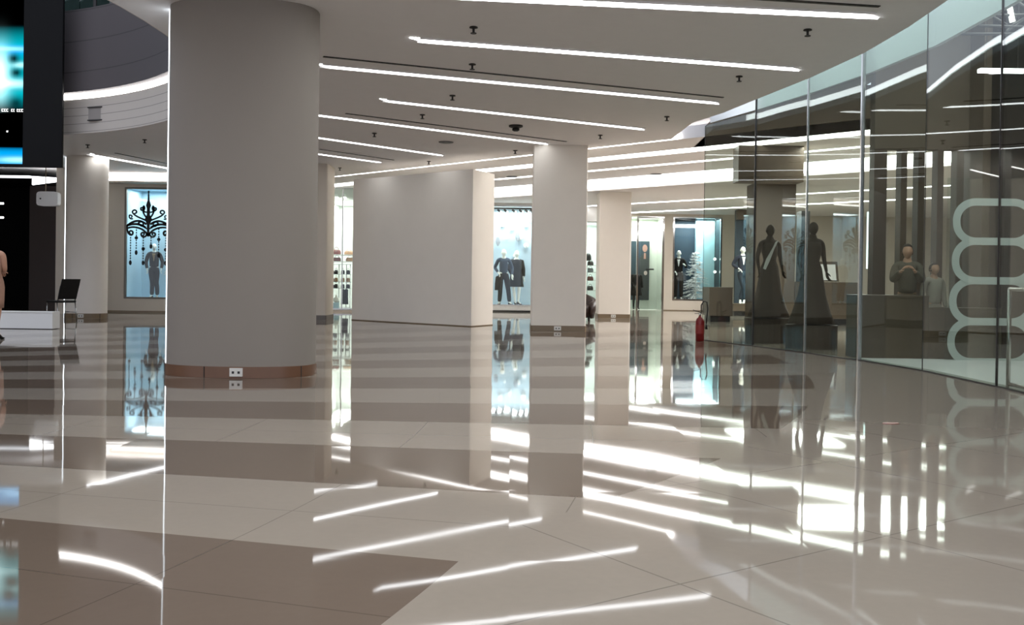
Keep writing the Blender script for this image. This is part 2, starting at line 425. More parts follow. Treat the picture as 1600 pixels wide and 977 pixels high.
# linear air diffusers
for a, b, l in (((1090, -8), (1374, 9.5), 'by the strip light closest to the top edge'), ((505, 88), (1130, 152), 'above the strip light beside the big pillar'),
                ((540, 177), (885, 221), 'above the strip light that reaches the square pillar'), ((500, 233), (615, 250), 'above the shortest strip light'),
                ((180, 239), (270, 257), 'by the strip light over the slim round pillar')):
    p = atZ(*a, ZC); q = atZ(*b, ZC); bm = BM(); bm_strip_between(bm, p, q, 0.05, ZC - 0.01, ZC - 0.001)
    tag(obj('air_slot', bm, M_dark), 'thin dark air slot ' + l, 'air diffuser', 'linear air slots in the ceiling', 'thing')
# sprinklers
sp = None
for a, l in (((740, 42), 'above the second strip light'), ((738, 100), 'between the second and third strip lights'), ((707, 149), 'over the strip light below the long pair'),
             ((660, 179), 'above the strip light reaching the square pillar'), ((585, 208), 'over the short strip light by the big pillar'), ((1262, 46), 'near the end of the top strip light'),
             ((1155, 119), 'at the end of the second strip light'), ((1042, 182), 'between strip light ends before the curved glass'),
             ((938, 211), 'just above the square pillar top'), ((805, 235), 'beside the top of the square pillar'), ((670, 252), 'above the plain partition block'),
             ((531, 262), 'near the big pillar above the bag shop'), ((226, 218), 'over the chandelier window'), ((137, 226), 'under the atrium fascia by the screen')):
    p = atZ(*a, ZC)
    if sp is None:
        sp = thing('sprinkler', '', 'sprinkler')
        bm = BM(); bm_loft(bm, [ell(0, 0, -0.0005, 0.045, 0.045, 12), ell(0, 0, -0.012, 0.05, 0.05, 12), ell(0, 0, -0.018, 0.03, 0.03, 12)]); obj('rose', bm, M_dark, sp)
        bm = BM(); bm_tube(bm, [(0, 0, -0.015), (0, 0, -0.07)], 0.014); bm_loft(bm, [ell(0, 0, -0.07, 0.035, 0.035, 12), ell(0, 0, -0.078, 0.035, 0.035, 12)]); obj('nozzle', bm, M_dark, sp)
        s = sp
    else: s = copy_tree(sp)
    s.location = (p.x, p.y, ZC); tag(s, 'small dark ceiling sprinkler ' + l, 'sprinkler', 'ceiling sprinklers')
p = atZ(806, 196, ZC)
sd = thing('smoke_detector', 'round white smoke detector on the ceiling near the square pillar', 'smoke detector', p)
bm = BM(); bm_loft(bm, [ell(0, 0, -0.0005, 0.13, 0.13, 20), ell(0, 0, -0.03, 0.13, 0.13, 20), ell(0, 0, -0.045, 0.09, 0.09, 20)]); obj('base', bm, M_dark, sd, bevel=0)
bm = BM(); bm_loft(bm, [ell(0, 0, -0.045, 0.06, 0.06, 16), ell(0, 0, -0.09, 0.07, 0.07, 16), ell(0, 0, -0.11, 0.04, 0.04, 16)]); obj('sensor', bm, M_black, sd)
for a, Z, l in (((697, 222), ZC, 'flat round speaker in the ceiling over the partition block'), ((1025, 272), ZC, 'flat round speaker in the stepped ceiling'), ((800, 276), ZC, 'flat round speaker above the mannequin window')):
    p = atZ(*a, Z); bm = BM(); bm_loft(bm, [ell(p.x, p.y, Z - 0.001, 0.16, 0.16, 20), ell(p.x, p.y, Z - 0.014, 0.15, 0.15, 20)])
    tag(obj('ceiling_speaker', bm, M_dark), l, 'speaker', 'ceiling speakers', 'thing')

# ------------------------------------------------------------------ columns
def base_depth(px, py): return atZ(px, py, 0)
def superellipse(cx, cy, rx, ry, n=64, p=0.8): return [(q[0], q[1]) for q in ell(cx, cy, 0, rx, ry, n, 0, p)]
def column(name, pts, z1, label, skirt, m=M_col, sk_h=0.12, outlet=None, grow=0.012):
    cx = sum(p[0] for p in pts) / len(pts); cy = sum(p[1] for p in pts) / len(pts)
    t = thing(name, label, 'pillar', (cx, cy, 0))
    loc = [(p[0] - cx, p[1] - cy) for p in pts]
    bm = BM(); bm_prism(bm, loc, 0.0, z1 - 0.001); o = obj('shaft', bm, m, t); smooth_by_angle(o, 35)
    mx = max(abs(p[0]) for p in loc); my = max(abs(p[1]) for p in loc)
    out = [(p[0] * (1 + grow / mx), p[1] * (1 + grow / my)) for p in loc]
    bm = BM(); bm_prism(bm, out, 0.001, sk_h); o = obj('skirting', bm, skirt, t); smooth_by_angle(o, 35)
    if len(pts) > 8:
        for k in (0.55, 0.72, 0.93, 0.2, 0.38):
            i = int(len(out) * k); p = out[i]; bm = BM(); bm_prism(bm, [(p[0] - 0.004, p[1] - 0.006), (p[0] + 0.004, p[1] - 0.006), (p[0] + 0.004, p[1] + 0.01), (p[0] - 0.004, p[1] + 0.01)], 0.002, sk_h - 0.001); obj('joint', bm, M_dark, t)
    if outlet is not None:
        ox, ow = outlet
        yf = min(p[1] for p in out)
        ymin = yf
        bm = BM(); bm_box(bm, ox - ow / 2, ox + ow / 2, ymin - 0.012, ymin + 0.03, 0.02, sk_h - 0.012); pl = obj('outlet_plate', bm, M_plate, t, bevel=0.003)
        pl['label'] = 'white socket plate'
        for s in (-0.03, 0.03): bm = BM(); bm_box(bm, ox + s - 0.012, ox + s + 0.012, ymin - 0.014, ymin - 0.011, 0.05, 0.075); obj('socket', bm, M_dark, pl)
    return t
# big round pillar
b0 = base_depth(374, 591.5)
YB = b0.y
rx = (489 - 260) / 2 / F * (YB + 0.42); cxB = (atY(374.5, 580, YB + 0.42)).x
ry = 0.5
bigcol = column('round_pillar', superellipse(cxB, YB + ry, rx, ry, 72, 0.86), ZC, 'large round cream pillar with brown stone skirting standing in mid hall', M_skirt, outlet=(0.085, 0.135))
def led(parent, x, y, z0, z1, label, wid=0.035):
    bm = BM(); bm_box(bm, x - wid / 2, x + wid / 2, y - 0.03, y + 0.03, z0, z1); o = obj('light_tube', bm, M_led, parent); o['label'] = label
    bm = BM(); bm_box(bm, x + wid / 2, x + wid / 2 + 0.02, y - 0.035, y + 0.035, z0, z1); obj('tube_channel', bm, M_white, parent)
led(bigcol, -rx - 0.016, 0.0, 0.0, ZC - 0.01, 'vertical white light tube down the pillar edge')
# slim round pillar by the chair
b1 = base_depth(137, 498); Y1 = b1.y
rx1 = (168 - 107) / 2 / F * (Y1 + 0.5)
col1 = column('round_pillar', superellipse(atY(137.5, 480, Y1 + 0.5).x, Y1 + 0.4, rx1, 0.4, 48, 0.86), ZC, 'slimmer round cream pillar behind the black chair', M_skirt2, M_colw, outlet=(0.05, 0.14))
led(col1, -rx1 - 0.005, 0.0, 0.0, ZC - 0.01, 'bright vertical light tube', 0.10)
# square pillar
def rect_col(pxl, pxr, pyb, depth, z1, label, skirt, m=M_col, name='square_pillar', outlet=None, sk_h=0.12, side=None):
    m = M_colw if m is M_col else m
    p = atZ(pxl, pyb, 0); q = atZ(pxr, pyb, 0); Y = (p.y + q.y) / 2; xl = atY(pxl, pyb, Y).x; xr = atY(pxr, pyb, Y).x
    e = 0.02
    pts = [(xl + e, Y), (xr - e, Y), (xr, Y + e), (xr, Y + depth - e), (xr - e, Y + depth), (xl + e, Y + depth), (xl, Y + depth - e), (xl, Y + e)]
    return column(name, pts, z1, label, skirt, m, sk_h, outlet), xl, xr, Y
sq, xl, xr, Y2 = rect_col(830, 915, 518, 1.2, ZC, 'square cream pillar in mid hall with olive skirting and socket', M_skirt2, outlet=(-0.02, 0.15))
rect_col(934.5, 984, 497.5, 0.95, ZC2, 'narrower square pillar beside the glass shop door', M_skirt2, outlet=(-0.02, 0.14))
rect_col(440, 509, 500, 1.0, ZC, 'square pillar peeking from behind the large round pillar', mat('grey_skirting', (110, 104, 98), 0.4), M_side)
# uplight glow at the pillar head
# free standing partition block
A = atZ(549.5, 500.3, 0); B = atZ(736, 510.8, 0); Cc = atZ(769.5, 508.3, 0)
sd_ = Vector((Cc.x - B.x, Cc.y - B.y)); sd_ = sd_.normalized()
A2 = Vector(A[:2]); B2 = Vector(B[:2]); C2 = Vector(Cc[:2]); D2 = A2 + (C2 - B2)
HB = 3.58
blk = thing('partition_block', 'plain cream partition block standing between the pillars', 'partition', (B2.x, B2.y, 0))
bm = BM(); bm_prism(bm, [A2 - B2, (0, 0), C2 - B2, D2 - B2], 0.0, HB); obj('body', bm, M_colw, blk)
bm = BM(); bm_prism(bm, [(A2 - B2) + Vector((-0.01, -0.01)), Vector((0, -0.012)), Vector((0.012, 0)), (C2 - B2) + Vector((0.012, 0.0)), (D2 - B2)], 0.001, 0.02); obj('floor_seal', bm, M_skirt2, blk)

# ------------------------------------------------------------------ shopfront walls
def wall_open(name, Y, x0, x1, z1, op, m, label, th=0.18, z_top=None):
    """wall in the plane y=Y with one rectangular opening op=(xa,xb,za,zb)"""
    bm = BM(); xa, xb, za, zb = op
    if xa > x0: bm_box(bm, x0, xa, Y, Y + th, 0, z1)
    if x1 > xb: bm_box(bm, xb, x1, Y, Y + th, 0, z1)
    if za > 0: bm_box(bm, xa, xb, Y, Y + th, 0, za)
    if zb < z1: bm_box(bm, xa, xb, Y, Y + th, zb, z1)
    return struct(name, bm, m, label)
def X(px, Y, py=450): return atY(px, py, Y).x
def Zp(px, py, Y): return atY(px, py, Y).z
def window(n, Y, xa, xb, za, zb, label, frame=M_steel, fw=0.04, glass=None, mull=()):
    bm = BM(); bm_box(bm, xa + fw, xb - fw, Y + 0.03, Y + 0.042, za + fw, zb - fw)
    o = struct('window_%d' % n, bm, glass or G_shop, label)
    bm = BM()
    bm_box(bm, xa, xa + fw, Y - 0.01, Y + 0.08, za, zb); bm_box(bm, xb - fw, xb, Y - 0.01, Y + 0.08, za, zb)
    bm_box(bm, xa + fw, xb - fw, Y - 0.01, Y + 0.08, za, za + fw); bm_box(bm, xa + fw, xb - fw, Y - 0.01, Y + 0.08, zb - fw, zb)
    for x in mull: bm_box(bm, x - fw / 3, x + fw / 3, Y + 0.005, Y + 0.06, za + fw, zb - fw)
    obj('window_frame', bm, frame, o)
    return o
def niche(name, Y, xa, xb, za, zb, depth, mback, mside, label, th=0.06, mfloor=None):
    """lined display recess behind an opening: back, sides, top, bottom"""
    y0 = Y + 0.19; y1 = y0 + depth
    bm = BM(); bm_box(bm, xa, xb, y1, y1 + th, za, zb); b = struct(name, bm, mback, label)
    tail = name[5:]
    for q, (a_, b_) in (('_side', (xa - th, xa)), ('_end', (xb, xb + th))):
        bm = BM(); bm_box(bm, a_, b_, y0, y1, za, zb); struct('wall_' + tail + q, bm, mside, 'side lining of the ' + label.split(' of ')[-1])
    bm = BM(); bm_box(bm, xa - th, xb + th, y0, y1, zb, zb + th); struct('ceiling_' + tail, bm, mside, 'top lining')
    bm = BM(); bm_box(bm, xa - th, xb + th, y0, y1 + th, max(0.0, za - 0.1), za); struct('floor_' + tail, bm, mfloor or mside, 'display floor')
    return y0, y1

# --- chandelier window wall
YP = base_depth(210, 488.3).y
px0 = X(87, YP); px1 = X(400, YP)
wxa, wxb = X(193.5, YP), X(330, YP); wza, wzb = Zp(225, 467, YP), Zp(225, 293, YP)
wall_open('wall_chandelier_window', YP, px0, px1, ZC, (wxa, wxb, wza, wzb), M_wall, 'cream wall around the chandelier shop window')
window(1, YP, wxa, wxb, wza, wzb, 'shop window with chandelier decal', mat('grey_bronze', (120, 112, 102), 0.4, 0.5), 0.05)
y0, y1 = niche('wall_blue_display', YP, wxa, wxb, wza, wzb, 1.1, M_blue, M_blue, 'pale blue backdrop of the chandelier window')
area('display_lamp', ((wxa + wxb) / 2, y0 + 0.5, wzb - 0.05), wxb - wxa - 0.2, 34, (0.88, 0.95, 1), sy=0.6)
bm = BM(); bm_box(bm, px0 + 0.1, px1, YP - 0.02, YP - 0.001, 0.0, 0.05); struct('baseboard_back', bm, M_skirt2, 'thin dark baseboard under the chandelier window')
zl = Zp(200, 286, YP)
bm = BM(); bm_box(bm, X(170, YP), px1, YP - 0.42, YP - 0.3, zl + 0.02, zl + 0.08)
cl = obj('cove_light', bm, M_cove); tag(cl, 'slim light line on top of the chandelier window wall', 'cove light', None, 'thing')
bm = BM(); bm_box(bm, X(170, YP) - 0.1, px1, YP - 0.55, YP - 0.001, zl - 0.03, zl + 0.01)
struct('trim_3', bm, M_wall, 'shallow ledge under the light line')

# --- chandelier decal on the glass
def curve_pts(f, n=40): return [f(i / n) for i in range(n + 1)]
def ribbon(bm, pts, wd, y, wf=None):
    L_, R_ = [], []
    for i, p in enumerate(pts):
        a = pts[max(i - 1, 0)]; b = pts[min(i + 1, len(pts) - 1)]
        t = Vector((b[0] - a[0], b[1] - a[1])); t = t.normalized() if t.length > 1e-9 else Vector((1, 0)); n = Vector((-t.y, t.x))
        k = wd / 2 * (wf(i / (len(pts) - 1)) if wf else 1)
        L_.append((p[0] + n.x * k, p[1] + n.y * k)); R_.append((p[0] - n.x * k, p[1] - n.y * k))
    for i in range(len(pts) - 1):
        q = [L_[i], L_[i + 1], R_[i + 1], R_[i]]
        a = [bm.verts.new((c[0], y, c[1])) for c in q]; b = [bm.verts.new((c[0], y + 0.004, c[1])) for c in q]
        bm.faces.new(a); bm.faces.new(b[::-1])
        for u in range(4): v = (u + 1) % 4; bm.faces.new((a[v], a[u], b[u], b[v]))
def disc(bm, c, rx_, rz, y, n=16):
    a = [bm.verts.new((c[0] + rx_ * math.cos(2 * PI * i / n), y, c[1] + rz * math.sin(2 * PI * i / n))) for i in range(n)]
    b = [bm.verts.new((v.co.x, y + 0.004, v.co.z)) for v in a]
    bm.faces.new(a); bm.faces.new(b[::-1])
    for i in range(n): j = (i + 1) % n; bm.faces.new((a[j], a[i], b[i], b[j]))
PXM = F / YP   # px per metre there
dc = atY(231.5, 345, YP)
def cpt(px, py): return ((px - 231.5) / PXM, (345 - py) / PXM)
ch = thing('chandelier_decal', 'black scrolled chandelier decal with bead strings on the shop window', 'window decal', (dc.x, YP + 0.012, dc.z))
M_decal = mat('black_vinyl', (12, 12, 14), 0.6)
def spiral(cx, cy, r0, a0, turns, sgn, rend=0.25, n=36):
    return [((cx + r0 * (1 - (1 - rend) * t) * math.cos(a0 + sgn * turns * 2 * PI * t)), (cy - r0 * (1 - (1 - rend) * t) * math.sin(a0 + sgn * turns * 2 * PI * t))) for t in [i / n for i in range(n + 1)]]
bm = BM()
# stem
bod = [(231.5, 298, 1.5), (231.5, 313, 3), (231.5, 321, 8), (231.5, 326, 5), (231.5, 336, 5), (231.5, 343, 12), (231.5, 350, 5), (231.5, 358, 4), (231.5, 364, 4), (231.5, 370, 2)]
vl = [cpt(a - w_ / 2, b) for a, b, w_ in bod]; vr = [cpt(a + w_ / 2, b) for a, b, w_ in bod]
for i in range(len(bod) - 1):
    q = [vl[i], vl[i + 1], vr[i + 1], vr[i]]; a = [bm.verts.new((c[0], 0, c[1])) for c in q]; bm.faces.new(a)
    b = [bm.verts.new((c[0], 0.004, c[1])) for c in q]; bm.faces.new(b[::-1])
    for u in range(4): v = (u + 1) % 4; bm.faces.new((a[u], a[v], b[v], b[u]))
for y_ in (300, 305, 310): disc(bm, cpt(231.5, y_), 0.028, 0.028, 0)
obj('stem', bm, M_decal, ch)
def bez(p0, p1, p2, p3, n=20):
    return [tuple((1 - t) ** 3 * p0[k] + 3 * (1 - t) ** 2 * t * p1[k] + 3 * (1 - t) * t * t * p2[k] + t ** 3 * p3[k] for k in (0, 1)) for t in [i / n for i in range(n + 1)]]
for s in (-1, 1):
    def P(dx, y_): return cpt(231.5 + s * dx, y_)
    def rib(bm, pts, w_): ribbon(bm, [P(a, b) for a, b in pts], w_ * 1.5 / PXM, 0)
    bm = BM()
    rib(bm, bez((1, 331), (8, 334), (9, 326), (7, 323)) , 1.6)
    rib(bm, bez((2, 341), (11, 332), (10, 322), (6, 322)) + spiral(10, 326, 4.5, 2.2, 0.9, 1), 1.8)
    rib(bm, bez((3, 345), (14, 340), (22, 338), (25, 332)) + spiral(21, 332, 4.2, 0.0, 0.85, 1)[1:], 1.8)
    rib(bm, bez((3, 351), (14, 341), (25, 346), (34, 354)), 2.2)
    rib(bm, bez((24, 342), (30, 344), (31, 338), (29, 336)) + spiral(27, 339, 2.6, 0.6, 0.7, 1)[1:], 1.5)
    rib(bm, bez((4, 356), (14, 348), (28, 350), (35, 354)), 2.4)
    rib(bm, spiral(11, 351, 5.0, 0.2, 1.0, 1), 1.8)
    rib(bm, bez((2, 358), (8, 352), (16, 353), (14, 349)), 1.5)
    rib(bm, bez((1, 369), (3, 358), (22, 352), (32, 357)), 2.0)
    rib(bm, bez((33, 354), (34, 368), (24, 371), (24, 364)) + spiral(27.5, 364, 3.6, PI, 0.8, -1)[1:], 1.9)
    rib(bm, bez((2, 364), (2, 372), (11, 372), (11, 366)) + spiral(8, 366, 3.0, 0, 0.8, 1)[1:], 1.9)
    obj('scroll_arm', bm, M_decal, ch)
for (x_, ya, yb, big) in ((204, 372, 412, None), (213, 356, 396, 372), (224, 368, 412, 389), (236, 372, 386, None), (248, 358, 400, 374), (259, 368, 412, 390)):
    bm = BM(); y_ = ya; ribbon(bm, [cpt(x_, ya - 2), cpt(x_, (ya + yb) / 2), cpt(x_, yb)], .006, 0)
    while y_ < yb - 4:
        disc(bm, cpt(x_, y_), 0.018, 0.022, 0); y_ += 4
    if big: disc(bm, cpt(x_, big), 0.05, 0.05, 0)
    disc(bm, cpt(x_, yb - 1), 0.04, 0.07, 0)
    obj('bead_string', bm, M_decal, ch)

# ------------------------------------------------------------------ people and mannequins
def bake_skin(name, edges, joints, rad, sub=1):
    names = list(joints); idx = {n: i for i, n in enumerate(names)}
    me = bpy.data.meshes.new(name); me.from_pydata([joints[n] for n in names], [(idx[a], idx[b]) for a, b in edges], [])
    o = bpy.data.objects.new('tmp', me); C.objects.link(o)
    o.modifiers.new('s', 'SKIN').use_smooth_shade = True
    sv = me.skin_vertices[0].data
    for n in names:
        r = rad[n]; sv[idx[n]].radius = r if isinstance(r, tuple) else (r, r)
        sv[idx[n]].use_root = (n in ('pelvis',)) or (idx[n] == 0 and 'pelvis' not in idx)
    o.modifiers.new('u', 'SUBSURF').levels = sub; o.modifiers['u'].render_levels = sub
    dg = bpy.context.evaluated_depsgraph_get(); dg.update()
    m2 = bpy.data.meshes.new_from_object(o.evaluated_get(dg))
    bpy.data.objects.remove(o); m2.name = name
    return m2
def base_joints(pose):
    J = {'pelvis': (0, 0, .95), 'waist': (0, 0, 1.08), 'chest': (0, 0, 1.25), 'upper': (0, 0.01, 1.38), 'neck': (0, 0.01, 1.48), 'skull': (0, 0, 1.56)}
    for s, k in ((-1, 'l'), (1, 'r')):
        J[k + '_clav'] = (s * .10, 0.01, 1.405); J[k + '_sho'] = (s * .175, 0.01, 1.40); J[k + '_elb'] = (s * .225, .03, 1.13); J[k + '_wri'] = (s * .245, -.03, .89)
        J[k + '_hip'] = (s * .088, 0, .88); J[k + '_kne'] = (s * .095, -.01, .49); J[k + '_cal'] = (s * .097, .02, .36); J[k + '_ank'] = (s * .10, .025, .085); J[k + '_toe'] = (s * .115, -.13, .03)
    J.update(pose or {})
    return J
RAD = {'pelvis': (.135, .105), 'waist': (.115, .085), 'chest': (.14, .10), 'upper': (.11, .085), 'neck': .05, 'skull': .055, 'clav': .07, 'sho': .055, 'elb': .04, 'wri': .026,
       'hip': .088, 'kne': .055, 'cal': .052, 'ank': .034, 'toe': .028}
def rget(n, tbl=RAD): return tbl[n[2:]] if n[1:2] == '_' and n[0] in 'lr' else tbl[n]
EDG = [('pelvis', 'waist'), ('waist', 'chest'), ('chest', 'upper'), ('upper', 'neck'), ('neck', 'skull')]
for k in 'lr':
    EDG += [('upper', k + '_clav'), (k + '_clav', k + '_sho'), (k + '_sho', k + '_elb'), (k + '_elb', k + '_wri'), ('pelvis', k + '_hip'), (k + '_hip', k + '_kne'), (k + '_kne', k + '_cal'), (k + '_cal', k + '_ank'), (k + '_ank', k + '_toe')]
def hand_bm(bm, wri, elb, side, curl=0.25):
    w_ = Vector(wri); d = (w_ - Vector(elb)).normalized()
    ac = Vector((0, 1, 0)) - d * d.y          # palm width runs front to back for a hanging hand
    ac = ac.normalized() if ac.length > 0.2 else Vector((1, 0, 0))
    nrm = d.cross(ac).normalized() * (-side)
    bm_loft(bm, [[w_ + d * t + ac * (wx * math.cos(2 * PI * i / 10)) + nrm * (tx * math.sin(2 * PI * i / 10)) for i in range(10)] for t, wx, tx in ((-0.02, .022, .02), (0.0, .026, .019), (.04, .038, .017), (.085, .04, .014), (.092, .03, .01))])
    for i, (o_, l_) in enumerate(((-.030, .070), (-.010, .080), (.010, .075), (.028, .058))):
        b0_ = w_ + d * .08 + ac * o_; p1 = b0_ + d * l_ * .45 + nrm * (-.01 * curl * 4); p2 = b0_ + d * l_ * .8 + nrm * (-.05 * curl * 2); p3 = b0_ + d * l_ * .95 + nrm * (-.09 * curl * 2)
        bm_tube(bm, [b0_, p1, p2, p3], 0.008, 6, [.0095, .009, .008, .0055])
    b0_ = w_ + d * .03 - ac * .03; bm_tube(bm, [b0_, b0_ - ac * .028 + d * .03 - nrm * .01, b0_ - ac * .034 + d * .06 - nrm * .02], .01, 6, [.013, .010, .007])
def head_bm(bm, c, ears=True, tilt=0):
    c = Vector(c); n0 = len(bm.verts)
    bmesh.ops.create_uvsphere(bm, u_segments=24, v_segments=16, radius=1)
    bm.verts.ensure_lookup_table()
    for v in list(bm.verts)[n0:]:
        x, y, z = v.co
        nx, ny, nz = x * .076, y * .095, z * .115
        if z < 0: nx *= 1 + z * .32; ny *= 1 + z * .14          # jaw narrows
        if y < -0.5:
            g = math.exp(-((x / .16) ** 2)) * math.exp(-(((z + .12) / .22) ** 2)); ny -= .024 * g     # nose
            for e in (-.36, .36):
                g = math.exp(-(((x - e) / .16) ** 2)) * math.exp(-(((z - .10) / .12) ** 2)); ny += .012 * g   # eye sockets
            g = math.exp(-((x / .26) ** 2)) * math.exp(-(((z + .52) / .08) ** 2)); ny -= .008 * g     # lips
            g = math.exp(-((x / .3) ** 2)) * math.exp(-(((z + .85) / .14) ** 2)); ny -= .012 * g      # chin
        v.co = c + Vector((nx, ny, nz))
    if ears:
        for s in (-1, 1): bm_ball(bm, c + Vector((s * .076, .012, -.005)), .03, 8, .35, .6, 1)
def figure(name, label, cat, loc, rz, m_body, pose=None, parts=(), hair=None, headless=False, scale=1.0, group=None, tall=1.0, feet=True):
    t = thing(name, label, cat, loc, rz, group); t.scale = (scale,) * 3
    J = base_joints(pose); rad = {n: rget(n) for n in J}
    if headless:
        J.pop('skull'); rad.pop('skull'); E = [e for e in EDG if 'skull' not in e]
    else: E = EDG
    me = bake_skin('body', E, J, rad, 2)
    bm = BM(); bm.from_mesh(me); bpy.data.meshes.remove(me)
    for s, k in ((-1, 'l'), (1, 'r')): hand_bm(bm, J[k + '_wri'], J[k + '_elb'], s)
    if not headless: head_bm(bm, Vector(J['skull']) + Vector((0, -.012, .065)))
    body = obj('body', bm, m_body, t, True)
    H = None if headless else Vector(J['skull']) + Vector((0, -.012, .065))
    for pt in parts:
        kind, m = pt[0], pt[1]
        if kind == 'trousers':
            JJ = {n: J[n] for n in ['pelvis', 'waist'] + [k + x for k in 'lr' for x in ('_hip', '_kne', '_cal', '_ank')]}
            JJ['waist'] = tuple(Vector(J['pelvis']).lerp(Vector(J['waist']), .6))
            rr = {n: {'pelvis': (.15, .12), 'waist': (.128, .10), 'hip': .105, 'kne': .078, 'cal': .074, 'ank': .066}[n[2:] if n[1] == '_' else n] for n in JJ}
            me = bake_skin('trousers', [e for e in EDG if e[0] in JJ and e[1] in JJ], JJ, rr, 2); bm = BM(); bm.from_mesh(me); obj('trousers', bm, m, t, True)
        elif kind in ('jacket', 'shirt', 'top'):
            JJ = {n: J[n] for n in ['pelvis', 'waist', 'chest', 'upper'] + [k + x for k in 'lr' for x in ('_clav', '_sho', '_elb', '_wri')]}
            g = .018 if kind == 'shirt' else .028
            for k in 'lr': JJ[k + '_wri'] = tuple(Vector(J[k + '_elb']).lerp(Vector(J[k + '_wri']), .93 if kind != 'top' else .3))
            rr = {}
            for n in JJ:
                r = rget(n); rr[n] = (r[0] + g, r[1] + g) if isinstance(r, tuple) else r + g * .75
            me = bake_skin(kind, [e for e in EDG if e[0] in JJ and e[1] in JJ], JJ, rr, 2); bm = BM(); bm.from_mesh(me)
            j = obj(kind, bm, m, t, True)
            if len(pt) > 2:
                bm = BM(); bm_loft(bm, [[(-.045, -.118, 1.40), (.045, -.118, 1.40), (.05, -.09, 1.42), (-.05, -.09, 1.42)], [(-.006, -.139, 1.18), (.006, -.139, 1.18), (.006, -.10, 1.18), (-.006, -.10, 1.18)]]); obj('shirt_front', bm, pt[2], t)
        elif kind in ('dress', 'coat', 'gown', 'skirt'):
            R_ = {'dress': [(1.44, .06, .06), (1.40, .155, .095), (1.30, .165, .12), (1.22, .16, .125), (1.08, .135, .105), (.95, .175, .135), (.85, .185, .14), (.65, .18, .14), (.52, .175, .135)],
                  'coat': [(1.46, .07, .07), (1.42, .17, .10), (1.30, .20, .13), (1.10, .17, .125), (.92, .20, .15), (.70, .23, .17), (.58, .25, .18)],
                  'gown': [(1.40, .14, .09), (1.30, .155, .12), (1.22, .15, .12), (1.07, .115, .095), (.95, .165, .13), (.80, .19, .15), (.5, .24, .2), (.2, .33, .28), (.02, .40, .34)],
                  'skirt': [(1.08, .125, .10), (.95, .175, .135), (.8, .185, .14), (.55, .19, .15)]}[kind]
            n = 28; bm = BM()
            bm_loft(bm, [[(rx_ * math.cos(2 * PI * i / n) * (1 + (.03 * math.cos(i * 2 * PI * 7 / n) if z < .9 else 0)), ry_ * math.sin(2 * PI * i / n) * (1 + (.03 * math.cos(i * 2 * PI * 7 / n) if z < .9 else 0)), z) for i in range(n)] for z, rx_, ry_ in R_])
            obj(kind, bm, m, t, True)
            if kind == 'coat':
                for k in 'lr':
                    bm = BM(); bm_tube(bm, [J[k + '_clav'], J[k + '_sho'], J[k + '_elb'], tuple(Vector(J[k + '_elb']).lerp(Vector(J[k + '_wri']), .9))], .06, 12, [.07, .075, .062, .052]); obj('sleeve', bm, m, t, True)
        elif kind == 'shoes':
            heel = len(pt) > 2
            for k in 'lr':
                a = Vector(J[k + '_ank']); b = Vector(J[k + '_toe']); d = Vector((b.x - a.x, b.y - a.y, 0)).normalized(); bm = BM()
                n_ = Vector((-d.y, d.x, 0)); hz = a.z - .03
                rings = []
                for tt, wd, z0_, z1_ in ((-.05, .028, hz - .045, hz + .03), (0, .036, hz - .05, hz + .05), (.07, .034, (hz - .04) * .6, hz * .6 + .045), (.14, .044, 0, .045), (.19, .038, 0, .035), (.225, .012, .002, .02)):
                    c_ = Vector((a.x, a.y, 0)) + d * tt; z0_ = max(z0_, 0.0)
                    rings.append([c_ + n_ * (wd * math.cos(2 * PI * i / 12)) + Vector((0, 0, (z0_ + z1_) / 2 + (z1_ - z0_) / 2 * math.sin(2 * PI * i / 12))) for i in range(12)])
                bm_loft(bm, rings); s_ = obj('shoe', bm, m, t, True)
                if heel:
                    c_ = Vector((a.x, a.y, 0)) - d * .03; bm = BM(); bm_tube(bm, [c_ + Vector((0, 0, 0)), c_ + Vector((0, 0, hz - .01))], .012, 10, [.011, .022]); obj('heel', bm, m, s_, True)
        elif kind == 'pole':
            bm = BM(); bm_tube(bm, [(0, .02, .01), (0, .02, .9)], .014); bm_loft(bm, [ell(0, .02, 0, .2, .2, 24), ell(0, .02, .015, .2, .2, 24)]); obj('stand', bm, m, t)
    if hair and not headless:
        m, style = hair; bm = BM()
        bmesh.ops.create_uvsphere(bm, u_segments=20, v_segments=14, radius=1)
        for v in bm.verts:
            x, y, z = v.co; x *= .086; y *= .104; z *= .122
            if y < -.02 and z < .055: y = -.02 + (y + .02) * .2
            if z < -.05 and style == 'short': z = -.05
            v.co = H + Vector((x, y + .012, z + .008))
        if style == 'bun': bm_ball(bm, H + Vector((0, .10, .03)), .045, 12)
        if style == 'long': bm_loft(bm, [ell(H.x, H.y + .045, H.z + .02, .082, .07, 16), ell(H.x, H.y + .06, H.z - .12, .08, .05, 16), ell(H.x, H.y + .07, H.z - .24, .06, .035, 16)])
        obj('hair', bm, m, t, True)
    return t

